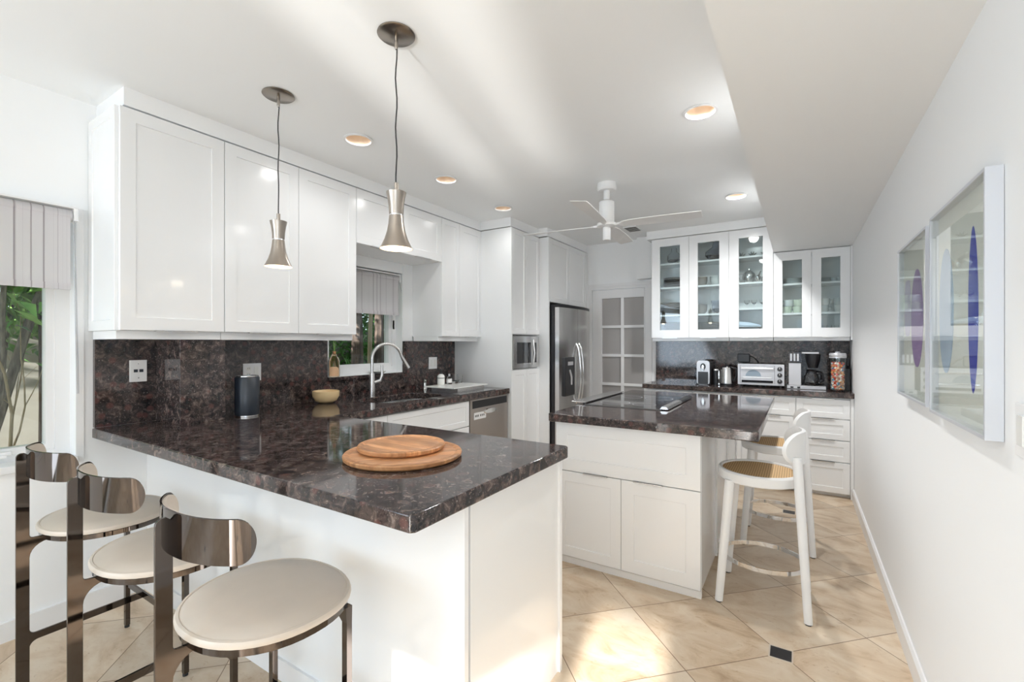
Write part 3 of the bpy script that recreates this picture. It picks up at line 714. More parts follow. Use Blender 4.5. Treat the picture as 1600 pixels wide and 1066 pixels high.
def pendant(x, y, zb, label):
    t = thing('pendant_lamp', label, 'lamp', (x, y, ZC))
    obj('canopy', lathe(B(), [(0, -.001), (.073, -.001), (.074, -.005), (.068, -.010), (0, -.011)], (x, y, ZC), 40), 'nickel_dark', t, smooth=True)
    obj('stem', lathe(B(), [(0, -.011), (.007, -.011), (.007, -.055), (.004, -.062), (0, -.062)], (x, y, ZC), 12), 'nickel_dark', t, smooth=True)
    ph = random.random()*6
    obj('cord', tube(B(), [(x+.0025*math.sin(i*1.3+ph), y+.002*math.cos(i*1.1), ZC-.06-(ZC-.06-zb-.25)*i/14) for i in range(15)], .0028, 8), 'black', t, smooth=True)
    obj('neck', lathe(B(), [(0, .226), (.009, .226), (.009, .262), (0, .262)], (x, y, zb), 12), 'nickel', t, smooth=True)
    sh = [(.0645, 0), (.058, .012), (.046, .038), (.0365, .068), (.031, .098), (.028, .128), (.0275, .131)]
    o = obj('lower_shade', lathe(B(), [(r-.0015, h) for r, h in sh[::-1]] + sh, (x, y, zb), 40), 'nickel', t, smooth=True)
    obj('shade_lining', lathe(B(), [(r-.0022, h+.0008) for r, h in sh], (x, y, zb), 40), 'lampin', t, smooth=True)
    obj('collar', lathe(B(), [(.026, .1305), (.026, .137)], (x, y, zb), 32), 'chrome', t, smooth=True)
    obj('upper_shade', lathe(B(), [(0, .137), (.0275, .137), (.028, .14), (.030, .172), (.034, .20), (.0395, .224), (.036, .226), (0, .2265)], (x, y, zb), 40), 'nickel', t, smooth=True)
    obj('bulb', lathe(B(), [(0, .022), (.012, .026), (.017, .04), (.012, .055), (0, .06)], (x, y, zb), 16), 'bulb', t, smooth=True)
    light('pendant_glow', 'POINT', (x, y, zb+.005), (0, 0, -1), .5, (1, .85, .65), shadow_soft_size=.03)
pendant(-2.182, 1.309, 1.748, 'brushed nickel hourglass pendant lamp on the left, hanging nearer the wall cabinets')
pendant(-1.356, 1.30, 1.745, 'brushed nickel hourglass pendant lamp on the right, hanging above the wooden boards')

# fan
fxc, fyc = -1.254, 3.379
t = thing('ceiling_fan', 'white four-blade ceiling fan hanging above the island', 'fan', (fxc, fyc, ZC))
obj('canopy', lathe(B(), [(0, -.001), (.072, -.001), (.074, -.045), (.064, -.056), (0, -.058)], (fxc, fyc, ZC), 32), 'stoolwhite', t, smooth=True)
obj('downrod', cyl(B(), (fxc, fyc, 2.46), .024, .09), 'stoolwhite', t, smooth=True)
obj('motor_housing', lathe(B(), [(0, 2.468), (.040, 2.468), (.058, 2.455), (.058, 2.31), (.050, 2.30), (.050, 2.292), (0, 2.292)], (fxc, fyc, 0), 36), 'stoolwhite', t, smooth=True)
obj('hub', lathe(B(), [(0, 2.2915), (.072, 2.2915), (.074, 2.27), (.06, 2.262), (0, 2.262)], (fxc, fyc, 0), 36), 'stoolwhite', t, smooth=True)
obj('light_cap', lathe(B(), [(0, 2.2615), (.030, 2.2615), (.030, 2.168), (.026, 2.163), (0, 2.163)], (fxc, fyc, 0), 28), 'stoolwhite', t, smooth=True)
for k in range(4):
    a = math.radians(5+90*k); ca, sa = math.cos(a), math.sin(a)
    rings = []
    for r, wd, th, pit in ((.05, .02, .018, 14), (.10, .025, .014, 14), (.125, .075, .006, 15), (.2, .10, .005, 14), (.4, .115, .004, 12), (.6, .12, .004, 9), (.68, .115, .003, 8)):
        p = -math.radians(pit); ring = []
        for s, q in ((-1, -1), (1, -1), (1, 1), (-1, 1)):
            lx = wd/2*s; ly = th/2*q
            tx = lx*math.cos(p)-ly*math.sin(p); tz = lx*math.sin(p)+ly*math.cos(p)
            ring.append((fxc+ca*r-sa*tx, fyc+sa*r+ca*tx, 2.278+tz))
        rings.append(ring)
    obj('blade', loft(B(), rings), 'stoolwhite', t)
t = thing('ceiling_vent', 'small white air vent in the ceiling behind the fan', 'vent', (-1.51, 4.85, ZC))
bm = B(); box(bm, -1.58, -1.44, 4.74, 4.96, ZC-.008, ZC-.0005)
obj('grille', bm, 'ceil', t)
for i in range(5): obj('louvre', bx(-1.57, -1.45, 4.76+i*.04, 4.785+i*.04, ZC-.010, ZC-.0085), 'dark_gap', t)

# ================================================================== CHROME COUNTER STOOLS
def chrome_stool():
    t = thing('counter_stool', '', 'stool', (0, 0, 0), 'metal and cream leather stools at the peninsula')
    # local: seat centre at x=0,y=.19; post at y -.017..+.02 ; faces +y
    # post + seat arm + stretcher cut from one plate in the y-z plane
    SB = .588
    out = [(-.018, .004), (.020, .004), (.020, .175)]
    def arc(cx, cy, r, a0, a1, n=6): return [(cx+r*math.cos(math.radians(a0+(a1-a0)*i/n)), cy+r*math.sin(math.radians(a0+(a1-a0)*i/n))) for i in range(n+1)]
    out += arc(.045, .175, .025, 180, 90)[0:] + [(.3859, .200), (.3859, .228)] + arc(.040, .248, .020, 270, 180)
    out += arc(.075, .528, .055, 180, 90) + [(.10, .584), (.10, SB+.012)] + arc(.032, SB+.03, .012, 270, 180) + [(.020, .80)]
    out += [(.020, .842), (.020, .93), (.006, .942)] + arc(.000, .925, .018, 90, 180)[1:]
    obj('rear_post', extrude_outline(B(), [out], (.009, 0, 0), lambda p: (-.0045, p[0]-.020, p[1])), 'gun', t, bevel=.0015)
    # front crossbar and legs
    obj('crossbar', bx(-.185, .185, .366, .374, .198, .228), 'gun', t, bevel=.001)
    for s in (-1, 1):
        bm = B(); x = .19*s
        loft(bm, [[(x-.011, .361, z), (x+.011, .361, z), (x+.011, .379, z), (x-.011, .379, z)] for z in (.012, .55)])
        loft(bm, [[(x-.011, .361, .55), (x+.011, .361, .55), (x+.011, .379, .55), (x-.011, .379, .55)], [(x-.011-.04*(s > 0), .355, .596), (x+.011+.04*(s < 0), .355, .596), (x+.011+.04*(s < 0), .38, .596), (x-.011-.04*(s > 0), .38, .596)]])
        l = obj('leg', bm, 'gun', t)
        obj('foot_cap', cyl(B(), (x, .370, 0), .010, .0115, 12), 'rubber', l)
    # seat: rounded triangle-ish oval
    def so(r, z):
        pts = []
        for i in range(48):
            a = 2*PI*i/48; cx, cy = math.cos(a), math.sin(a)
            rx = .236*(1+.05*cy); ry = .214
            pts.append((rx*r*math.copysign(abs(cx)**.92, cx), .238+ry*r*math.copysign(abs(cy)**.92, cy), z))
        return pts
    obj('seat_frame', loft(B(), [so(.93, .595), so(.965, .597), so(.965, .615), so(.93, .616)]), 'gun', t, smooth=True)
    st = obj('seat', loft(B(), [so(.96, .6165), so(1.0, .620), so(1.005, .628), so(.985, .636), so(.955, .6375), so(.945, .6355), so(.93, .638), so(.6, .641), so(.2, .642)]), 'leather', t, smooth=True)
    # backrest: curved band, metal outside, leather pad inside
    def band(bm, r0, r1, zc, hh, A=73):
        n = 44; Rr = []
        for i in range(n+1):
            s = math.sin(PI/2*(-1+2*i/n)); a = math.radians(A*s)
            e = max(0, (abs(s)-.78)/.22); h = hh*math.sqrt(max(0.0, 1-e**2)) if e < 1 else 0
            h = max(h, .004)
            zz = zc + .006*(1-abs(s))
            def P(r, z):
                # flattened arc: ellipse
                return (r*1.05*math.sin(a), .132 - (r/.211)*.136*math.cos(a), z)
            Rr.append([P(r0, zz-h), P(r1, zz-h*.98), P(r1, zz+h*.98), P(r0, zz+h)])
        return loft(bm, Rr)
    bk = obj('backrest', band(B(), .205, .211, .893, .056), 'gun', t, smooth=True)
    obj('back_pad', band(B(), .193, .2045, .893, .052, 71), 'leather', bk, smooth=True)
    return t
LB = ['chrome and cream leather stool at far left beside the window wall', 'chrome and cream leather stool, middle one of the three at the peninsula', 'chrome and cream leather stool closest to the camera, whole seat visible']
s0 = chrome_stool(); s0['label'] = LB[0]; s0.location = (-2.56, .520, 0)
copytree(s0, (-1.955, .518, 0), 0, LB[1]); copytree(s0, (-1.32, .518, 0), 0, LB[2])

# ================================================================== WHITE CANE STOOLS (face the island, -x)
def cane_stool():
    t = thing('cane_stool', '', 'stool', (0, 0, 0), 'white wooden stools with cane seats at the island')
    def el(rx, ry, z, cx=-.018): return [(cx+rx*.94*math.cos(2*PI*i/48), ry*math.sin(2*PI*i/48), z) for i in range(48)]
    ring = B(); R = [[ring.verts.new(p) for p in q] for q in (el(.193, .181, .670), el(.193, .181, .634), el(.202, .19, .632), el(.213, .20, .638), el(.217, .204, .682), el(.210, .197, .690), el(.197, .185, .690), el(.193, .181, .682), el(.193, .181, .670))]
    for a, b in zip(R, R[1:]):
        for i in range(48): ring.faces.new((a[i], a[(i+1) % 48], b[(i+1) % 48], b[i]))
    bmesh.ops.remove_doubles(ring, verts=ring.verts[:], dist=1e-5)
    obj('seat_rim', ring, 'stoolwhite', t, smooth=True)
    obj('cane_seat', loft(B(), [el(.1925, .1805, .676), el(.1925, .1805, .682), el(.09, .085, .680)]), 'cane', t, smooth=True)
    def leg(x0, y0, x1, y1, z1, r0, r1):
        n = 12; bm = B()
        rs = []
        for f in (0, .35, .7, 1):
            x = x0+(x1-x0)*f; y = y0+(y1-y0)*f; z = .006+(z1-.006)*f; r = r0+(r1-r0)*f
            rs.append([(x+r*1.1*math.cos(2*PI*i/n+.26), y+r*.85*math.sin(2*PI*i/n+.26), z) for i in range(n)])
        loft(bm, rs)
        l = obj('leg', bm, 'stoolwhite', t, smooth=True)
        obj('foot_pad', cyl(B(), (x0, y0, 0), r0*.8, .0055, 12), 'rubber', l)
    for s in (-1, 1):
        leg(-.195, .183*s, -.145, .150*s, .645, .018, .023)
        leg(.205, .178*s, .157, .145*s, .80, .0175, .020)
    # backrest: curved shield between the rear legs
    n = 48; rs = []
    for i in range(n+1):
        s = math.sin(PI/2*(-1+2*i/n)); y = .188*s; x = .188-.085*s*s
        h = .082*math.sqrt(max(0, 1-max(0, (abs(s)-.5)/.5)**2)); h = max(h, .002)
        th = .009
        rs.append([(x-th, y, .835-h), (x+th, y, .835-h*.97), (x+th, y, .835+h*.97), (x-th, y, .835+h)])
    obj('backrest', loft(B(), rs), 'stoolwhite', t, smooth=True)
    # steel foot ring inside the legs
    bm = B(); m = 40; z0 = .20
    rr = [[bm.verts.new((a*math.cos(2*PI*i/m), b*math.sin(2*PI*i/m), z)) for i in range(m)] for a, b, z in ((.205, .180, z0), (.205, .180, z0+.022), (.200, .175, z0+.022), (.200, .175, z0))]
    for k in range(4):
        a, b = rr[k], rr[(k+1) % 4]
        for i in range(m): bm.faces.new((a[i], a[(i+1) % m], b[(i+1) % m], b[i]))
    obj('foot_ring', bm, 'chrome', t, smooth=True)
    return t
c0 = cane_stool(); c0.location = (-.165, 2.83, 0); c0['label'] = 'white stool with woven cane seat nearest the camera at the island'
copytree(c0, (-.128, 3.675, 0), 0, 'white stool with woven cane seat farther back, half hidden behind its twin')

# ================================================================== FRAMED PRINTS
def framed(y0, y1, z0, z1, label, shapes):
    t = thing('framed_print', label, 'picture', (XR, (y0+y1)/2, z0))
    x0 = XR-.034; w = .009
    bm = B()
    box(bm, x0, XR-.001, y0, y0+w, z0, z1); box(bm, x0, XR-.001, y1-w, y1, z0, z1); box(bm, x0, XR-.001, y0+w, y1-w, z0, z0+w); box(bm, x0, XR-.001, y0+w, y1-w, z1-w, z1)
    obj('frame', bm, 'frame', t)
    pr = obj('print', bx(XR-.012, XR-.002, y0+w, y1-w, z0+w, z1-w), 'paper', t)
    for nm, mt, ya, yb, za, zb, k in shapes:
        bm = B(); n = 40; pts = []
        for i in range(n):
            a = 2*PI*i/n
            yy = (ya+yb)/2 + (yb-ya)/2*math.copysign(abs(math.cos(a))**k, math.cos(a)); zz = (za+zb)/2 + (zb-za)/2*math.sin(a)
            pts.append((yy, zz))
        loft(bm, [[(XR-.0122, p[0], p[1]) for p in pts], [(XR-.0128-.0004*len(nm) % .001, p[0], p[1]) for p in pts]])
        obj(nm, bm, mt, pr)
    obj('glass', bx(x0+.003, x0+.005, y0+w, y1-w, z0+w, z1-w), 'picglass', t)
    return t
framed(1.525, 2.072, 1.138, 1.791, 'nearer framed print with pale blue and cobalt ovals on the right wall', [('blue_grey_oval', 'bluegrey', 1.885, 2.05, 1.275, 1.67, 1.0), ('cobalt_oval', 'blue', 1.66, 1.742, 1.235, 1.685, 1.2)])
framed(2.127, 2.668, 1.146, 1.781, 'farther framed print with purple oval on the right wall', [('purple_oval', 'purple', 2.285, 2.50, 1.275, 1.665, 1.0), ('lilac_panel', 'lilac', 2.51, 2.64, 1.40, 1.64, .4)])

# switch plates / outlets
def plate(label, F, w, h, kind, name='wall_outlet', mat='label'):
    o = F(w/2, h/2, 0)
    t = thing(name, label, 'outlet' if 'outlet' in name else 'switch', o)
    obj('cover_plate', fbox(B(), F, 0, w, 0, h, .0005, .006), mat, t, bevel=.0015)
    return t
Fp = FX(-3.062, 1.000, 1.160)
t = plate('white wall plate with two small data sockets on the granite, far left', Fp, .078, .118, 0)
for u in (.018, .043): obj('socket', fbox(B(), Fp, u, u+.018, .052, .068, .006, .0075), 'matblack', t)
for v in (.018, .095): obj('screw', fbox(B(), Fp, .036, .042, v, v+.006, .006, .007), 'steel', t)
Fp = FX(-3.062, 1.595, 1.122)
t = plate('white double outlet and switch plate partly behind the dark canister', Fp, .118, .115, 0)
for v in (.028, .068):
    r_ = obj('receptacle', fbox(B(), Fp, .02, .05, v, v+.026, .006, .008), 'china', t)
    for u in (.028, .039): obj('slot', fbox(B(), Fp, u, u+.003, v+.01, v+.02, .008, .0084), 'black', r_)
obj('rocker', fbox(B(), Fp, .07, .098, .028, .092, .006, .009), 'china', t)
Fp = FX(-3.062, 3.358, 1.118)
t = plate('white double rocker switch on the granite right of the sink window', Fp, .118, .115, 0, 'wall_switch')
for u in (.02, .068): obj('rocker', fbox(B(), Fp, u, u+.03, .025, .09, .006, .010), 'china', t)
Fp = frame3((XR, 1.445, 1.125), (0, -1, 0), (-1, 0, 0))
t = plate('white light switch plate at the right edge of the right wall', Fp, .075, .115, 0, 'wall_switch')
obj('rocker', fbox(B(), Fp, .022, .052, .025, .09, .006, .010), 'china', t)

# ================================================================== THINGS ON THE WORKTOPS
# wooden boards
def board(x, y, z, r, label, h=.02):
    o = obj('serving_board', lathe(B(), [(0, .002), (r-.008, .0), (r-.001, .006), (r, h-.004), (r-.003, h), (r-.016, h), (r-.021, h-.004), (r-.027, h-.004), (r-.032, h-.002), (0, h-.002)], (0, 0, 0), 64), 'board', smooth=True)
    o.location = (x, y, z); tag(o, label, 'board')
board(-1.285, 1.270, .9365, .222, 'large round acacia board lying on the granite peninsula')
board(-1.325, 1.300, .957, .168, 'small round acacia board stacked on the larger one')
bpy.data.objects['serving_board'].rotation_euler = (0, 0, .9)

t = thing('canister', 'matt blue-black canister with steel rim on the worktop beside the granite column', 'canister', (-2.80, 1.485, ZT1))
c = (-2.80, 1.485, ZT1+.001)
obj('foot_ring', lathe(B(), [(0, 0), (.062, 0), (.062, .008), (0, .008)], c, 40), 'steel', t, smooth=True)
obj('body', lathe(B(), [(0, .0085), (.0645, .0085), (.066, .014), (.066, .228), (.062, .234), (.056, .2345), (.056, .08), (0, .08)], c, 48), 'matblack', t, smooth=True)
obj('rim', lathe(B(), [(.052, .2355), (.060, .2355), (.060, .241), (.052, .241), (.052, .2355)], c, 40), 'steel', t, smooth=True)
o = obj('bowl', lathe(B(), [(0, .0), (.045, 0), (.075, .018), (.092, .05), (.094, .085), (.090, .088), (.087, .085), (.084, .052), (.068, .022), (0, .012)], (0, 0, 0), 48), 'cream', smooth=True)
o.location = (-2.925, 2.115, ZT1+.001); tag(o, 'round yellow cream bowl on the worktop near the sink', 'bowl')
t = thing('amber_bottle', 'pinkish amber glass bottle with stems on the left end of the window ledge', 'bottle', (-3.0, 2.268, 1.108))
c = (-3.065, 2.29, 1.1085)
obj('glass_body', lathe(B(), [(0, 0), (.036, 0), (.040, .006), (.040, .125), (.030, .15), (.017, .165), (.017, .18), (.012, .18), (.012, .165), (.025, .148), (.036, .12), (.036, .008), (0, .006)], c, 32), 'amber', t, smooth=True)
obj('cork', lathe(B(), [(0, .176), (.0115, .176), (.013, .20), (0, .20)], c, 16), 'board', t, smooth=True)
bm = B()
for dx, dy in ((.0, .02), (.01, -.02), (-.01, .005)): tube(bm, [(c[0], c[1], c[2]+.19), (c[0]+dx, c[1]+dy, c[2]+.32)], .002, 5)
obj('stems', bm, 'leafl', t)
t = thing('soap_dish', 'small white dish on the window ledge behind the faucet', 'dish', (-3.08, 2.72, 1.108))
obj('dish', lathe(B(), [(0, 0), (.05, 0), (.075, .02), (.072, .022), (.05, .006), (0, .005)], (-3.09, 2.74, 1.1085), 28), 'china', t, smooth=True)
obj('foot', lathe(B(), [(0, .0062), (.04, .0062), (.04, .02), (0, .03)], (-3.09, 2.74, 1.1085), 28), 'china', t, smooth=True)
# tray and drainer right of sink
t = thing('dish_tray', 'grey steel draining tray with white board lid right of the sink', 'tray', (-2.68, 3.3, ZT1))
bm = B(); box(bm, -2.80, -2.50, 3.11, 3.50, ZT1+.001, ZT1+.004); box(bm, -2.80, -2.795, 3.11, 3.50, ZT1+.004, ZT1+.04); box(bm, -2.505, -2.50, 3.11, 3.50, ZT1+.004, ZT1+.04); box(bm, -2.795, -2.505, 3.11, 3.115, ZT1+.004, ZT1+.04); box(bm, -2.795, -2.505, 3.495, 3.50, ZT1+.004, ZT1+.04)
obj('tub', bm, 'steel', t)
obj('board_lid', bx(-2.84, -2.50, 3.06, 3.56, ZT1+.041, ZT1+.051), 'china', t, bevel=.002)
tag(obj('drain_mat', bx(-2.49, -2.40, 3.02, 3.55, ZT1+.001, ZT1+.006), 'steel', bevel=.001), 'thin metal draining strip along the front of the worktop above the dishwasher', 'tray')
zt = ZT1+.052
t = thing('soap_bottle', 'tall white labelled soap bottle with black pump, leftmost on the white board', 'bottle', (-2.80, 3.24, zt))
c = (-2.80, 3.24, zt)
obj('body', lathe(B(), [(0, 0), (.032, 0), (.034, .004), (.034, .075), (.028, .09), (.012, .10), (0, .10)], c, 28), 'china', t, smooth=True)
obj('label_band', lathe(B(), [(.0346, .06), (.0346, .066)], c, 28), 'matblack', t)
obj('pump', lathe(B(), [(0, .1005), (.012, .1005), (.012, .112), (.004, .114), (.004, .135), (.010, .136), (.010, .144), (0, .144)], c, 14), 'black', t, smooth=True)
t = thing('soap_bottle', 'clear lotion bottle with white label and silver cap, second on the white board', 'bottle', (-2.80, 3.34, zt))
c = (-2.79, 3.345, zt)
obj('body', lathe(B(), [(0, 0), (.025, 0), (.026, .003), (.026, .055), (.018, .068), (.009, .072), (0, .072)], c, 24), 'clear', t, smooth=True)
obj('label', lathe(B(), [(.0265, .012), (.0265, .05)], c, 24), 'label', t)
obj('cap', lathe(B(), [(0, .0725), (.010, .0725), (.010, .095), (0, .095)], c, 16), 'silverplastic', t, smooth=True)
t = thing('glass_jug', 'round clear glass jug with handle, third on the white board', 'jug', (-2.80, 3.45, zt))
c = (-2.80, 3.44, zt)
obj('body', lathe(B(), [(0, 0), (.026, 0), (.04, .025), (.04, .05), (.028, .075), (.028, .085), (.025, .085), (.025, .076), (.036, .05), (.036, .028), (0, .006)], c, 28), 'clear', t, smooth=True)
obj('handle', tube(B(), [(c[0]+.01, c[1]+.03, c[2]+.078), (c[0]+.015, c[1]+.058, c[2]+.06), (c[0]+.012, c[1]+.055, c[2]+.03), (c[0]+.01, c[1]+.038, c[2]+.02)], .003, 8), 'clear', t, smooth=True)
o = obj('tumbler', lathe(B(), [(0, 0), (.022, 0), (.027, .07), (.025, .07), (.020, .006), (0, .006)], (0, 0, 0), 24), 'clear', smooth=True); o.location = (-2.81, 3.53, zt); tag(o, 'small clear tumbler at the right end of the white board', 'glass')

# ------------- appliances on the back worktop
ZA = ZT1+.001
t = thing('pod_coffee_machine', 'slim silver and black pod coffee machine, leftmost on the back worktop', 'coffee machine', (-.85, 5.17, ZA))
obj('body', bx(-.90, -.78, 5.16, 5.36, ZA, ZA+.235), 'black', t, bevel=.006)
bm = extrude_outline(B(), [rrect(-.914, -.788, ZA+.001, ZA+.252, .03, 6)], (0, .018, 0), lambda p: (p[0], 5.141, p[1]))
obj('front_plate', bm, 'silverplastic', t)
obj('drip_recess', bx(-.900, -.802, 5.132, 5.1405, ZA+.004, ZA+.135), 'black', t)
obj('lever', loft(B(), [[(-.851+.026*math.cos(a), y, ZA+.19+.034*math.sin(a)) for a in [2*PI*i/20 for i in range(20)]] for y in (5.1405, 5.132)]), 'black', t)
obj('pod_slot', loft(B(), [[(-.851+.013*math.cos(a)*(1.2 if math.sin(a) < 0 else 1), y, ZA+.175+.032*math.sin(a)) for a in [2*PI*i/16 for i in range(16)]] for y in (5.1318, 5.126)]), 'chrome', t)
obj('water_tank', bx(-.935, -.9005, 5.2, 5.34, ZA+.002, ZA+.20), 'smoke', t)
t = thing('electric_kettle', 'stainless electric kettle with black handle beside the toaster oven', 'kettle', (-.635, 5.2, ZA))
c = (-.63, 5.20, ZA)
obj('body', lathe(B(), [(0, .02), (.068, .02), (.068, .03), (.060, .16), (.054, .185), (0, .186)], c, 32), 'steel', t, smooth=True)
obj('base', lathe(B(), [(0, 0), (.07, 0), (.07, .019), (0, .0195)], c, 32), 'black', t, smooth=True)
obj('lid', lathe(B(), [(0, .1865), (.05, .1865), (.045, .195), (.012, .197), (.012, .21), (0, .21)], c, 24), 'black', t, smooth=True)
obj('handle', tube(B(), [(c[0]+.045, 5.19, ZA+.185), (c[0]+.088, 5.185, ZA+.175), (c[0]+.095, 5.185, ZA+.10), (c[0]+.072, 5.19, ZA+.045)], .011, 8), 'black', t, smooth=True)
t = thing('milk_frother', 'small black and chrome milk frother between coffee pod machine and kettle', 'frother', (-.74, 5.22, ZA))
c = (-.735, 5.21, ZA)
obj('body', lathe(B(), [(0, 0), (.034, 0), (.034, .15), (0, .15)], c, 24), 'black', t, smooth=True)
obj('rim', lathe(B(), [(0, .1505), (.036, .1505), (.034, .165), (0, .167)], c, 24), 'chrome', t, smooth=True)
obj('spout_strip', bx(c[0]+.028, c[0]+.040, 5.165, 5.185, ZA+.005, ZA+.15), 'chrome', t)
# toaster oven
t = thing('toaster_oven', 'stainless toaster oven with three black knobs, in the middle of the back worktop', 'toaster oven', (-.32, 5.2, ZA))
x0, x1, yf, z0, z1 = -.522, -.118, 5.135, ZA+.022, ZA+.228
obj('case', bx(x0+.004, x1-.004, yf+.01, 5.36, z0, z1-.003), 'black', t, bevel=.004)
Ft = FYn(x0, yf+.01, z0); W_, H_ = x1-x0, z1-z0
bm = B(); fbox(bm, Ft, 0, W_, 0, .016, 0, .010); fbox(bm, Ft, 0, W_, H_-.016, H_, 0, .010); fbox(bm, Ft, 0, .018, .016, H_-.016, 0, .010); fbox(bm, Ft, .325, W_, .016, H_-.016, 0, .010)
obj('front_frame', bm, 'silverplastic', t)
dr = obj('door', fbox(B(), Ft, .022, .322, .018, H_-.018, 0, .012), 'silverplastic', t)
obj('window', loft(B(), [[Ft(.10+.055*(1-math.cos(PI*i/16))*1.25-.03, .085+.062*math.sin(PI*i/16), d) for i in range(17)] for d in (.0122, .0132)]), 'archglass', dr)
obj('lower_window', fbox(B(), Ft, .035, .31, .022, .045, .0122, .0130), 'blackglass', dr)
obj('handle', fbox(B(), Ft, .03, .315, H_-.050, H_-.034, .020, .030), 'chrome', dr, bevel=.003)
obj('rack', fbox(B(), Ft, .045, .30, .070, .076, .0134, .0150), 'chrome', dr)
for v in (.04, .10, .160):
    k = obj('knob', lathe(B(), [(0, 0), (.022, 0), (.019, .014), (0, .015)], Ft(.366, v, .0102), 24, (0, -1, 0)), 'black', t, smooth=True)
    obj('pointer', fbox(B(), Ft, .364, .368, v, v+.018, .0255, .0265), 'label', k)
for u in (.03, W_-.03): obj('foot', cyl(B(), tuple(Ft(u, -.022, -.02)), .012, .0215, 12), 'black', t)
# plug adaptor with lead
t = thing('plug_adaptor', 'black plug adaptor with dangling lead on the granite above the toaster oven', 'plug', (-.50, YB-.05, 1.2))
obj('body', bx(-.545, -.43, YB-.066, YB-.0265, ZA+.235, ZA+.325), 'black', t, bevel=.008)
obj('lead', tube(B(), [(-.44, YB-.05, ZA+.30), (-.40, YB-.055, ZA+.29), (-.36, YB-.05, ZA+.25), (-.345, YB-.04, ZA+.21)], .006, 8), 'black', t, smooth=True)
# drip coffee maker
t = thing('coffee_maker', 'black and silver drip coffee maker with glass carafe', 'coffee machine', (.06, 5.2, ZA))
obj('base_plate', bx(-.095, .215, 5.13, 5.33, ZA, ZA+.032), 'silverplastic', t, bevel=.003)
obj('tower', bx(-.082, .020, 5.15, 5.30, ZA+.0325, ZA+.245), 'silverplastic', t, bevel=.004)
obj('water_tank', bx(-.085, .024, 5.145, 5.31, ZA+.2455, ZA+.355), 'smoke', t, bevel=.004)
bm = B()
for i in range(3): box(bm, -.07+i*.028, -.055+i*.028, 5.139, 5.1445, ZA+.265, ZA+.335)
obj('tank_ribs', bm, 'silverplastic', t)
obj('top_arm', bx(.0245, .16, 5.18, 5.28, ZA+.335, ZA+.35), 'silverplastic', t)
obj('filter_basket', lathe(B(), [(0, 0), (.038, 0), (.058, .07), (.062, .13), (0, .131)], (.115, 5.22, ZA+.20), 28), 'black', t, smooth=True)
cf = obj('carafe', lathe(B(), [(0, 0), (.058, 0), (.066, .03), (.060, .085), (.042, .11), (.042, .118), (.038, .118), (.038, .110), (.056, .084), (.062, .03), (0, .006)], (.105, 5.215, ZA+.0325), 32), 'clear', t, smooth=True)
obj('carafe_handle', tube(B(), [(.145, 5.20, ZA+.15), (.19, 5.19, ZA+.145), (.195, 5.19, ZA+.08), (.168, 5.20, ZA+.06)], .009, 8), 'black', cf, smooth=True)
obj('carafe_lid', lathe(B(), [(0, .1185), (.042, .1185), (.040, .135), (0, .137)], (.105, 5.215, ZA+.0325), 24), 'black', cf, smooth=True)
for x in (-.055, .0): obj('button', bx(x-.012, x+.012, 5.124, 5.1295, ZA+.008, ZA+.022), 'black', t)
# sweets jar
t = thing('sweets_jar', 'tall clear jar of multicoloured wrapped sweets with silver lid', 'jar', (.30, 5.1, ZA))
c = (.300, 5.10, ZA)
obj('glass_body', lathe(B(), [(0, 0), (.056, 0), (.058, .004), (.062, .30), (.0605, .30), (.0565, .007), (0, .007)], c, 36), 'glass', t, smooth=True)
obj('lid', lathe(B(), [(0, .3005), (.066, .3005), (.066, .335), (.06, .345), (.02, .347), (.02, .358), (0, .358)], c, 36), 'silverplastic', t, smooth=True)
obj('lid_seal', lathe(B(), [(.0665, .315), (.0675, .318), (.0665, .322)], c, 36), 'chrome', t)
bm = B(); random.seed(3)
for zz in range(12):
    for k in range(7):
        a = 2*PI*(k+.5*(zz % 2))/7+random.uniform(-.2, .2); r = .038
        bmesh.ops.create_icosphere(bm, subdivisions=1, radius=.0165, matrix=Matrix.Translation((c[0]+r*math.cos(a), c[1]+r*math.sin(a), ZA+.025+zz*.0205)))
cyl(bm, (c[0], c[1], ZA+.009), .028, .24, 16)
o = obj('sweets', bm, 'sweets', smooth=True); o['kind'] = 'stuff'; tag(o, 'heap of multicoloured wrapped sweets inside the tall jar', 'sweets')
# knife block in the dark corner
t = thing('knife_block', 'black knife block in the corner against the right wall', 'knife block', (.37, 5.25, ZA))
bm = B(); loft(bm, [[(.335, 5.20, ZA), (.400, 5.20, ZA), (.400, 5.34, ZA), (.335, 5.34, ZA)], [(.335, 5.22, ZA+.20), (.400, 5.22, ZA+.20), (.400, 5.36, ZA+.24), (.335, 5.36, ZA+.24)]])
obj('block', bm, 'black', t)
for i, x in enumerate((.348, .368, .388)): obj('knife_handle', bx(x-.007, x+.007, 5.26, 5.285, ZA+.225, ZA+.33-.02*i), 'black', t)
tag(obj('small_tin', lathe(B(), [(0, 0), (.02, 0), (.022, .012), (0, .014)], (0, 0, 0), 16), 'silverplastic', smooth=True), 'tiny silver dish at the left end of the back worktop', 'dish').location = (-1.37, 5.15, ZA)

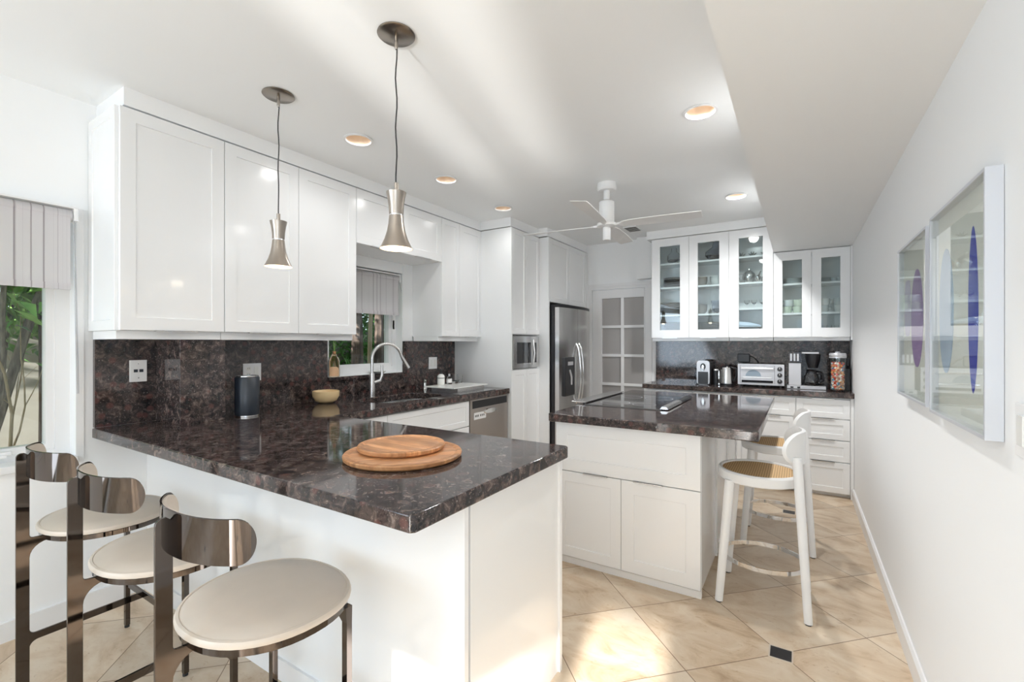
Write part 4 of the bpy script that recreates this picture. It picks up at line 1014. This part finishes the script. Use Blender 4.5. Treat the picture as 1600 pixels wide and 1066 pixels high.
# ================================================================== CABINET CONTENTS
def platemesh(r, h, mat, name='plate'):
    return obj(name, lathe(B(), [(0, 0), (r*.6, 0), (r*.7, h*.4), (r, h), (r-.003, h+.002), (r*.68, h*.4+.003), (0, .004)], (0, 0, 0), 28), mat, smooth=True)
def stack(name, r, h, mat, n, x, y, z, dz, label, cat, group):
    p = platemesh(r, h, mat, name); p.location = (x, y, z); tag(p, label, cat, group)
    for i in range(1, n):
        q = p.copy(); C.objects.link(q); q.location = (x, y, z+i*dz)
YS = 5.255
sh = {1: 1.4485, 2: 1.6805, 3: 1.9805, 4: 2.2405}
stack('plate', .122, .02, 'plate_dark', 7, -1.16, YS, sh[3], .014, 'dark grey plate in the stack on the third shelf of the leftmost glass cabinet', 'plate', 'dark plates on the third shelf')
stack('plate', .122, .02, 'plate_taupe', 9, -1.20, YS, sh[2], .014, 'taupe plate in the stack on the second shelf of the leftmost glass cabinet', 'plate', 'taupe plates on the second shelf')
stack('charger_plate', .124, .014, 'plate_brown', 10, -1.17, YS, sh[1], .015, 'brown charger plate in the bottom stack behind the leftmost glass door', 'plate', 'brown chargers on the bottom shelf')
stack('charger_plate', .122, .014, 'plate_taupe', 10, -.80, YS, sh[1], .014, 'grey brown plate in the bottom stack behind the second glass door', 'plate', 'grey brown plates on the bottom shelf')
def bowlmesh(name, r, h, mat, loc, label, cat='bowl', group=None):
    o = obj(name, lathe(B(), [(0, 0), (r*.5, 0), (r*.85, h*.35), (r, h), (r-.004, h), (r*.8, h*.38), (0, .006)], (0, 0, 0), 28), mat, smooth=True)
    o.location = loc; return tag(o, label, cat, group)
def bowlstack(n, x, z, r, h, mat, label, grp):
    o = bowlmesh('bowl', r, h, mat, (x, YS, z), label, 'bowl', grp)
    for i in range(1, n):
        q = o.copy(); C.objects.link(q); q.location = (x, YS, z+.018*i)
bowlstack(3, -.90, sh[3], .075, .06, 'plate_taupe', 'taupe bowl in the left stack on the third shelf behind the second glass door', 'left bowl stack third shelf')
bowlstack(3, -.72, sh[3], .085, .06, 'palecup', 'pale bowl in the right stack on the third shelf behind the second glass door', 'right bowl stack third shelf')
bowlstack(3, -.90, sh[2], .075, .065, 'plate_taupe', 'taupe bowl in the left stack on the second shelf behind the second glass door', 'left bowl stack second shelf')
bowlmesh('glass_pitcher', .06, .14, 'smoke', (-.73, YS, sh[2]), 'tall smoked glass jug on the second shelf behind the second glass door', 'jug')
def vasemesh(pr, mat, loc, label, name='vase'):
    o = obj(name, lathe(B(), pr, (0, 0, 0), 32), mat, smooth=True); o.location = loc; tag(o, label, 'vase')
vasemesh([(0, 0), (.05, 0), (.075, .05), (.07, .10), (.03, .14), (.028, .18), (.024, .18), (.026, .14), (.064, .1), (.068, .05), (0, .006)], 'clear', (-1.17, YS, sh[4]), 'clear glass vase on the top shelf of the leftmost glass cabinet')
vasemesh([(0, 0), (.06, 0), (.11, .06), (.105, .10), (.04, .15), (.03, .20), (.026, .20), (.036, .15), (.1, .1), (.104, .06), (0, .006)], 'smoke', (-.74, YS, sh[4]), 'smoky round-bellied vase on the top shelf behind the second glass door')
# silver tea set
def pot(x, z, s, label, mat='chrome', nm='teapot'):
    t = thing(nm, label, nm.replace('_', ' '), (x, YS, z))
    obj('body', lathe(B(), [(0, 0), (.03*s, 0), (.035*s, .01*s), (.06*s, .05*s), (.055*s, .085*s), (.03*s, .11*s), (.012*s, .12*s), (.01*s, .135*s), (0, .138*s)], (x, YS, z), 28), mat, t, smooth=True)
    obj('spout', tube(B(), [(x+.05*s, YS, z+.04*s), (x+.08*s, YS, z+.07*s), (x+.095*s, YS, z+.105*s)], [.012*s, .009*s, .006*s], 8), mat, t, smooth=True)
    obj('handle', tube(B(), [(x-.045*s, YS, z+.09*s), (x-.085*s, YS, z+.095*s), (x-.09*s, YS, z+.045*s), (x-.05*s, YS, z+.03*s)], .005*s, 8), mat, t, smooth=True)
pot(-.43, 1.982, 1.1, 'largest silver teapot on the third shelf of the single-door cabinet')
pot(-.285, 1.982, .62, 'smaller silver teapot right of the large one behind the single glass door')
for i, (x, s) in enumerate(((-.54, .8), (-.43, .6), (-.345, .6))):
    o = bowlmesh('silver_cup', .045*s, .05, 'chrome', (x, YS-.10, 1.982), ['silver cup left of the large teapot', 'small silver cup in front of the large teapot', 'small silver cup between the two teapots'][i], 'cup')
for i, x in enumerate((-.50, -.40, -.29)):
    t = thing('ornament', ['silver flower ornament at the left of the top shelf, single-door cabinet', 'central silver flower ornament on the top shelf, single-door cabinet', 'silver flower ornament at the right of the top shelf, single-door cabinet'][i], 'ornament', (x, YS, 2.244))
    bm = B()
    for k in range(6):
        a = PI*k/5; tube(bm, [(x, YS, 2.262), (x+.045*math.cos(a), YS+.01*(k % 2), 2.262+.045*math.sin(a))], [.010, .003], 6)
    obj('petals', bm, 'chrome', t); obj('foot', lathe(B(), [(0, 0), (.02, 0), (.006, .015), (0, .018)], (x, YS, 2.244), 16), 'matblack', t)
for i, x in enumerate((-.45, -.385, -.31)):
    o = obj('wine_glass', lathe(B(), [(0, 0), (.022, 0), (.003, .006), (.003, .035), (.022, .055), (.024, .085), (.0225, .085), (.020, .056), (0, .042)], (0, 0, 0), 20), 'clear', smooth=True)
    o.location = (x, YS, 1.7255); tag(o, ['small clear glass at the left of the second shelf, single-door cabinet', 'small clear glass in the middle of the second shelf, single-door cabinet', 'small clear glass at the right of the second shelf, single-door cabinet'][i], 'glass')
t = thing('folded_cloth', 'pale blue folded cloth on the bottom shelf of the single-door cabinet', 'cloth', (-.42, YS, 1.45))
obj('cloth', loft(B(), [[(-.54, YS-.08, 1.535), (-.32, YS-.08, 1.535), (-.32, YS+.08, 1.535), (-.54, YS+.08, 1.535)], [(-.545, YS-.085, 1.56), (-.315, YS-.085, 1.55), (-.33, YS+.08, 1.56), (-.54, YS+.08, 1.58)], [(-.52, YS-.05, 1.59), (-.42, YS-.05, 1.58), (-.44, YS+.05, 1.59), (-.52, YS+.05, 1.60)]]), 'pale_blue', t)
obj('dish_under', lathe(B(), [(0, 0), (.05, 0), (.06, .02), (.115, .08), (0, .082)], (-.43, YS, 1.4495), 24), 'smoke', t, smooth=True)
# mugs
def mug(x, z, mat, label, side=1, s=1, y=YS-.06):
    t = thing('mug', label, 'mug', (x, y, z))
    obj('cup', lathe(B(), [(0, 0), (.032*s, 0), (.040*s, .012), (.043*s, .062*s), (.040*s, .062*s), (.036*s, .012), (0, .008)], (x, y, z), 26), mat, t, smooth=True)
    obj('handle', tube(B(), [(x+side*.038*s, y, z+.052*s), (x+side*.062*s, y, z+.045*s), (x+side*.060*s, y, z+.02*s), (x+side*.036*s, y, z+.014*s)], .005, 8), mat, t, smooth=True)
def saucer_gap(z): return z
zm = 1.662
mug(-.10, zm, 'mint', 'pale green mug at lower left of the four behind the fourth glass door'); mug(-.005, zm, 'mint', 'pale green mug at lower right of the four behind the fourth glass door', 1)
mug(-.085, zm+.0635, 'palecup', 'pale grey mug stacked upper left behind the fourth glass door', -1); mug(.0, zm+.0635, 'mint', 'pale green mug stacked upper right behind the fourth glass door', 1)
mug(.195, zm, 'palecup', 'pale grey mug at lower left behind the glass door nearest the right wall', 1); mug(.32, zm, 'china', 'off-white mug at lower right behind the glass door nearest the right wall', 1)
mug(.205, zm+.0635, 'china', 'off-white mug stacked upper left behind the glass door nearest the right wall', 1); mug(.315, zm+.0635, 'palecup', 'pale grey mug stacked upper right behind the glass door nearest the right wall', 1)
stack('plate', .09, .014, 'palecup', 5, -.04, YS, 1.9435, .010, 'pale plate in the stack on the top shelf behind the fourth glass door', 'plate', 'pale plates above the green mugs')
stack('plate', .055, .012, 'palecup', 4, .215, YS, 1.9435, .010, 'small saucer in the stack on the top shelf of the rightmost glass door', 'saucer', 'saucers above the pale mugs')
for i, x in enumerate((.28, .325)): bowlmesh('bowl', .028, .04, 'palecup', (x, YS-.02, 1.9435), ['small cup beside the saucers on the rightmost top shelf', 'small cup at the right end of the rightmost top shelf'][i], 'cup')
o = bowlmesh('bowl', .05, .05, 'china', (.0, YS, 1.4495), 'white bowl on the bottom shelf behind the fourth glass door')
for i, x in enumerate((.205, .245, .30)):
    o = obj('tumbler', lathe(B(), [(0, 0), (.016, 0), (.018, .09), (.0165, .09), (.0145, .006), (0, .006)], (0, 0, 0), 20), 'clear', smooth=True); o.location = (x, YS-.04, 1.4495)
    tag(o, ['clear tumbler at the left of the bottom shelf nearest the right wall', 'clear tumbler in the middle of the bottom shelf nearest the right wall', 'clear tumbler at the right of the bottom shelf nearest the right wall'][i], 'glass')

# ================================================================== GARDEN OUTSIDE THE LEFT WINDOWS
tag(obj('garden_ground', bx(-9, XL-.23, -4, 9, -.3, -.02), 'soil'), 'bare soil of the garden bed outside the left windows', 'ground')['kind'] = 'structure'
tag(obj('garden_wall', bx(-5.3, -5.1, -3, 7, -.02, 1.55), 'stucco'), 'beige stucco garden wall behind the plants outside', 'wall')['kind'] = 'structure'
tag(obj('neighbour_house', bx(-7.6, -7.4, 4.2, 12, -.02, 4.5), 'neigh'), 'pale blue neighbouring house wall seen through the sink window', 'house')
random.seed(11)
def branch(bm, p, d, L, r, depth, rnd, spread=.6):
    pts = [Vector(p)]; rad = [r]; d = Vector(d).normalized(); n = 6
    for i in range(n):
        d = (d+Vector((rnd.uniform(-1, 1), rnd.uniform(-1, 1), rnd.uniform(-.4, .5)))*(.035 if r > .03 and depth < 3 else .16)).normalized()
        q = pts[-1]+d*L/n
        if q.x > -3.5: q.x = -3.5; d.x = -abs(d.x)-.2
        pts.append(q); rad.append(r*(1-.5*(i+1)/n))
    tube(bm, pts, rad, 7)
    tips = [pts[-1]]
    if depth:
        for k in range(2+(depth > 1)):
            i = rnd.randint(2, n)
            tips += branch(bm, pts[i], d+Vector((rnd.uniform(-1, 1), rnd.uniform(-1, 1), rnd.uniform(-.2, .8)))*spread, L*.6, rad[i]*.6, depth-1, rnd, spread)
    return tips
def leaves(bm, tips, n, s, rnd, rad=.25, droop=.2):
    for _ in range(n):
        c = rnd.choice(tips)+Vector((rnd.uniform(-rad, rad), rnd.uniform(-rad, rad), rnd.uniform(-rad, rad)))
        u = Vector((rnd.uniform(-1, 1), rnd.uniform(-1, 1), rnd.uniform(-.6, .6))).normalized(); v = u.cross(Vector((rnd.uniform(-.3, .3), rnd.uniform(-.3, .3), 1))).normalized()
        if c.x > -3.55: c.x = -3.55-rnd.uniform(0, .15)
        L = s*rnd.uniform(.7, 1.3); W = L*.22; m = c+u*L*.5+Vector((0, 0, .03*L))
        a, b, e, f = bm.verts.new(c), bm.verts.new(m+v*W), bm.verts.new(c+u*L-Vector((0, 0, droop*L))), bm.verts.new(m-v*W)
        bm.faces.new((a, b, e, f))
def tree(name, label, x, y, d, L, r, depth, bmat, lmat, nl, ls, seed, cat='tree', spread=.6, rad=.25):
    rnd = random.Random(seed)
    t = thing(name, label, cat, (x, y, -.02))
    bm = B(); tips = branch(bm, (x, y, -.05), d, L, r, depth, rnd, spread)
    obj('trunk', bm, bmat, t, smooth=True)
    if nl:
        bm = B(); leaves(bm, tips, nl, ls, rnd, rad); obj('foliage', bm, lmat, t)
tree('garden_tree', 'leaning grey tree trunk at the left edge of the tall window', -4.2, .50, (.0, .20, 1), 3.0, .034, 2, 'bark', 'leafl', 420, .12, 5, rad=.5)
tree('garden_tree', 'slim dark trunk at the right side of the tall window', -4.2, .915, (0, .0, 1), 3.0, .042, 1, 'bark2', 'leafm', 200, .12, 8, rad=.45)
tree('garden_tree', 'dark trunk at the left of the sink window view, behind the tan trunk', -4.3, 3.54, (0, .0, 1), 3.2, .085, 1, 'bark2', 'leafm', 220, .10, 21)
tree('garden_tree', 'second dark trunk, just left of the forked grey tree in the sink window', -4.3, 3.79, (0, .0, 1), 3.0, .075, 1, 'bark2', 'leafm', 120, .10, 23)
tree('garden_tree', 'slender tan trunk in front of the dark trunks in the sink window', -4.05, 3.46, (0, -.02, 1), 3.0, .032, 1, 'twig', 'leafm', 50, .08, 24)
tree('garden_tree', 'forked pale grey tree at the right of the sink window view', -4.25, 3.84, (0, .10, 1), 2.4, .045, 2, 'bark', 'leafm', 240, .09, 29, spread=.8)
for i, (x, y, s) in enumerate(((-3.75, .62, 31), (-3.95, .80, 32), (-4.2, .95, 33), (-3.65, .38, 34))):
    tree('garden_shrub', ['tan twiggy shrub nearest the tall window', 'upright twiggy shrub in the middle of the tall window', 'leafy shrub near the slim dark trunk', 'low twiggy shrub at the left edge of the tall window'][i], x, y, (0, 0, 1), 1.5, .012, 3, 'twig' if i != 3 else 'bark2', ['leafl', 'leafm', 'leafm', 'leafd'][i], 150, .075, s, 'shrub', .7, .16)
# overhanging canopy and low plants
rnd = random.Random(4)
bm = B(); leaves(bm, [Vector((-4.6+rnd.uniform(-.4, .4), rnd.uniform(-.6, 2.2), rnd.uniform(1.62, 2.7))) for _ in range(90)], 4500, .14, rnd, .3, .4)
o = obj('canopy_leaves', bm, 'leafl'); o['kind'] = 'stuff'; tag(o, 'dense bright green leaves hanging over the garden wall', 'foliage')
bm = B(); leaves(bm, [Vector((-5.0+rnd.uniform(-.2, .1), rnd.uniform(3, 5.8), rnd.uniform(.9, 2.6))) for _ in range(140)], 7000, .11, rnd, .3, .4)
o = obj('hedge_leaves', bm, 'leafm'); o['kind'] = 'stuff'; tag(o, 'green hedge leaves behind the trunks in the sink window', 'foliage')
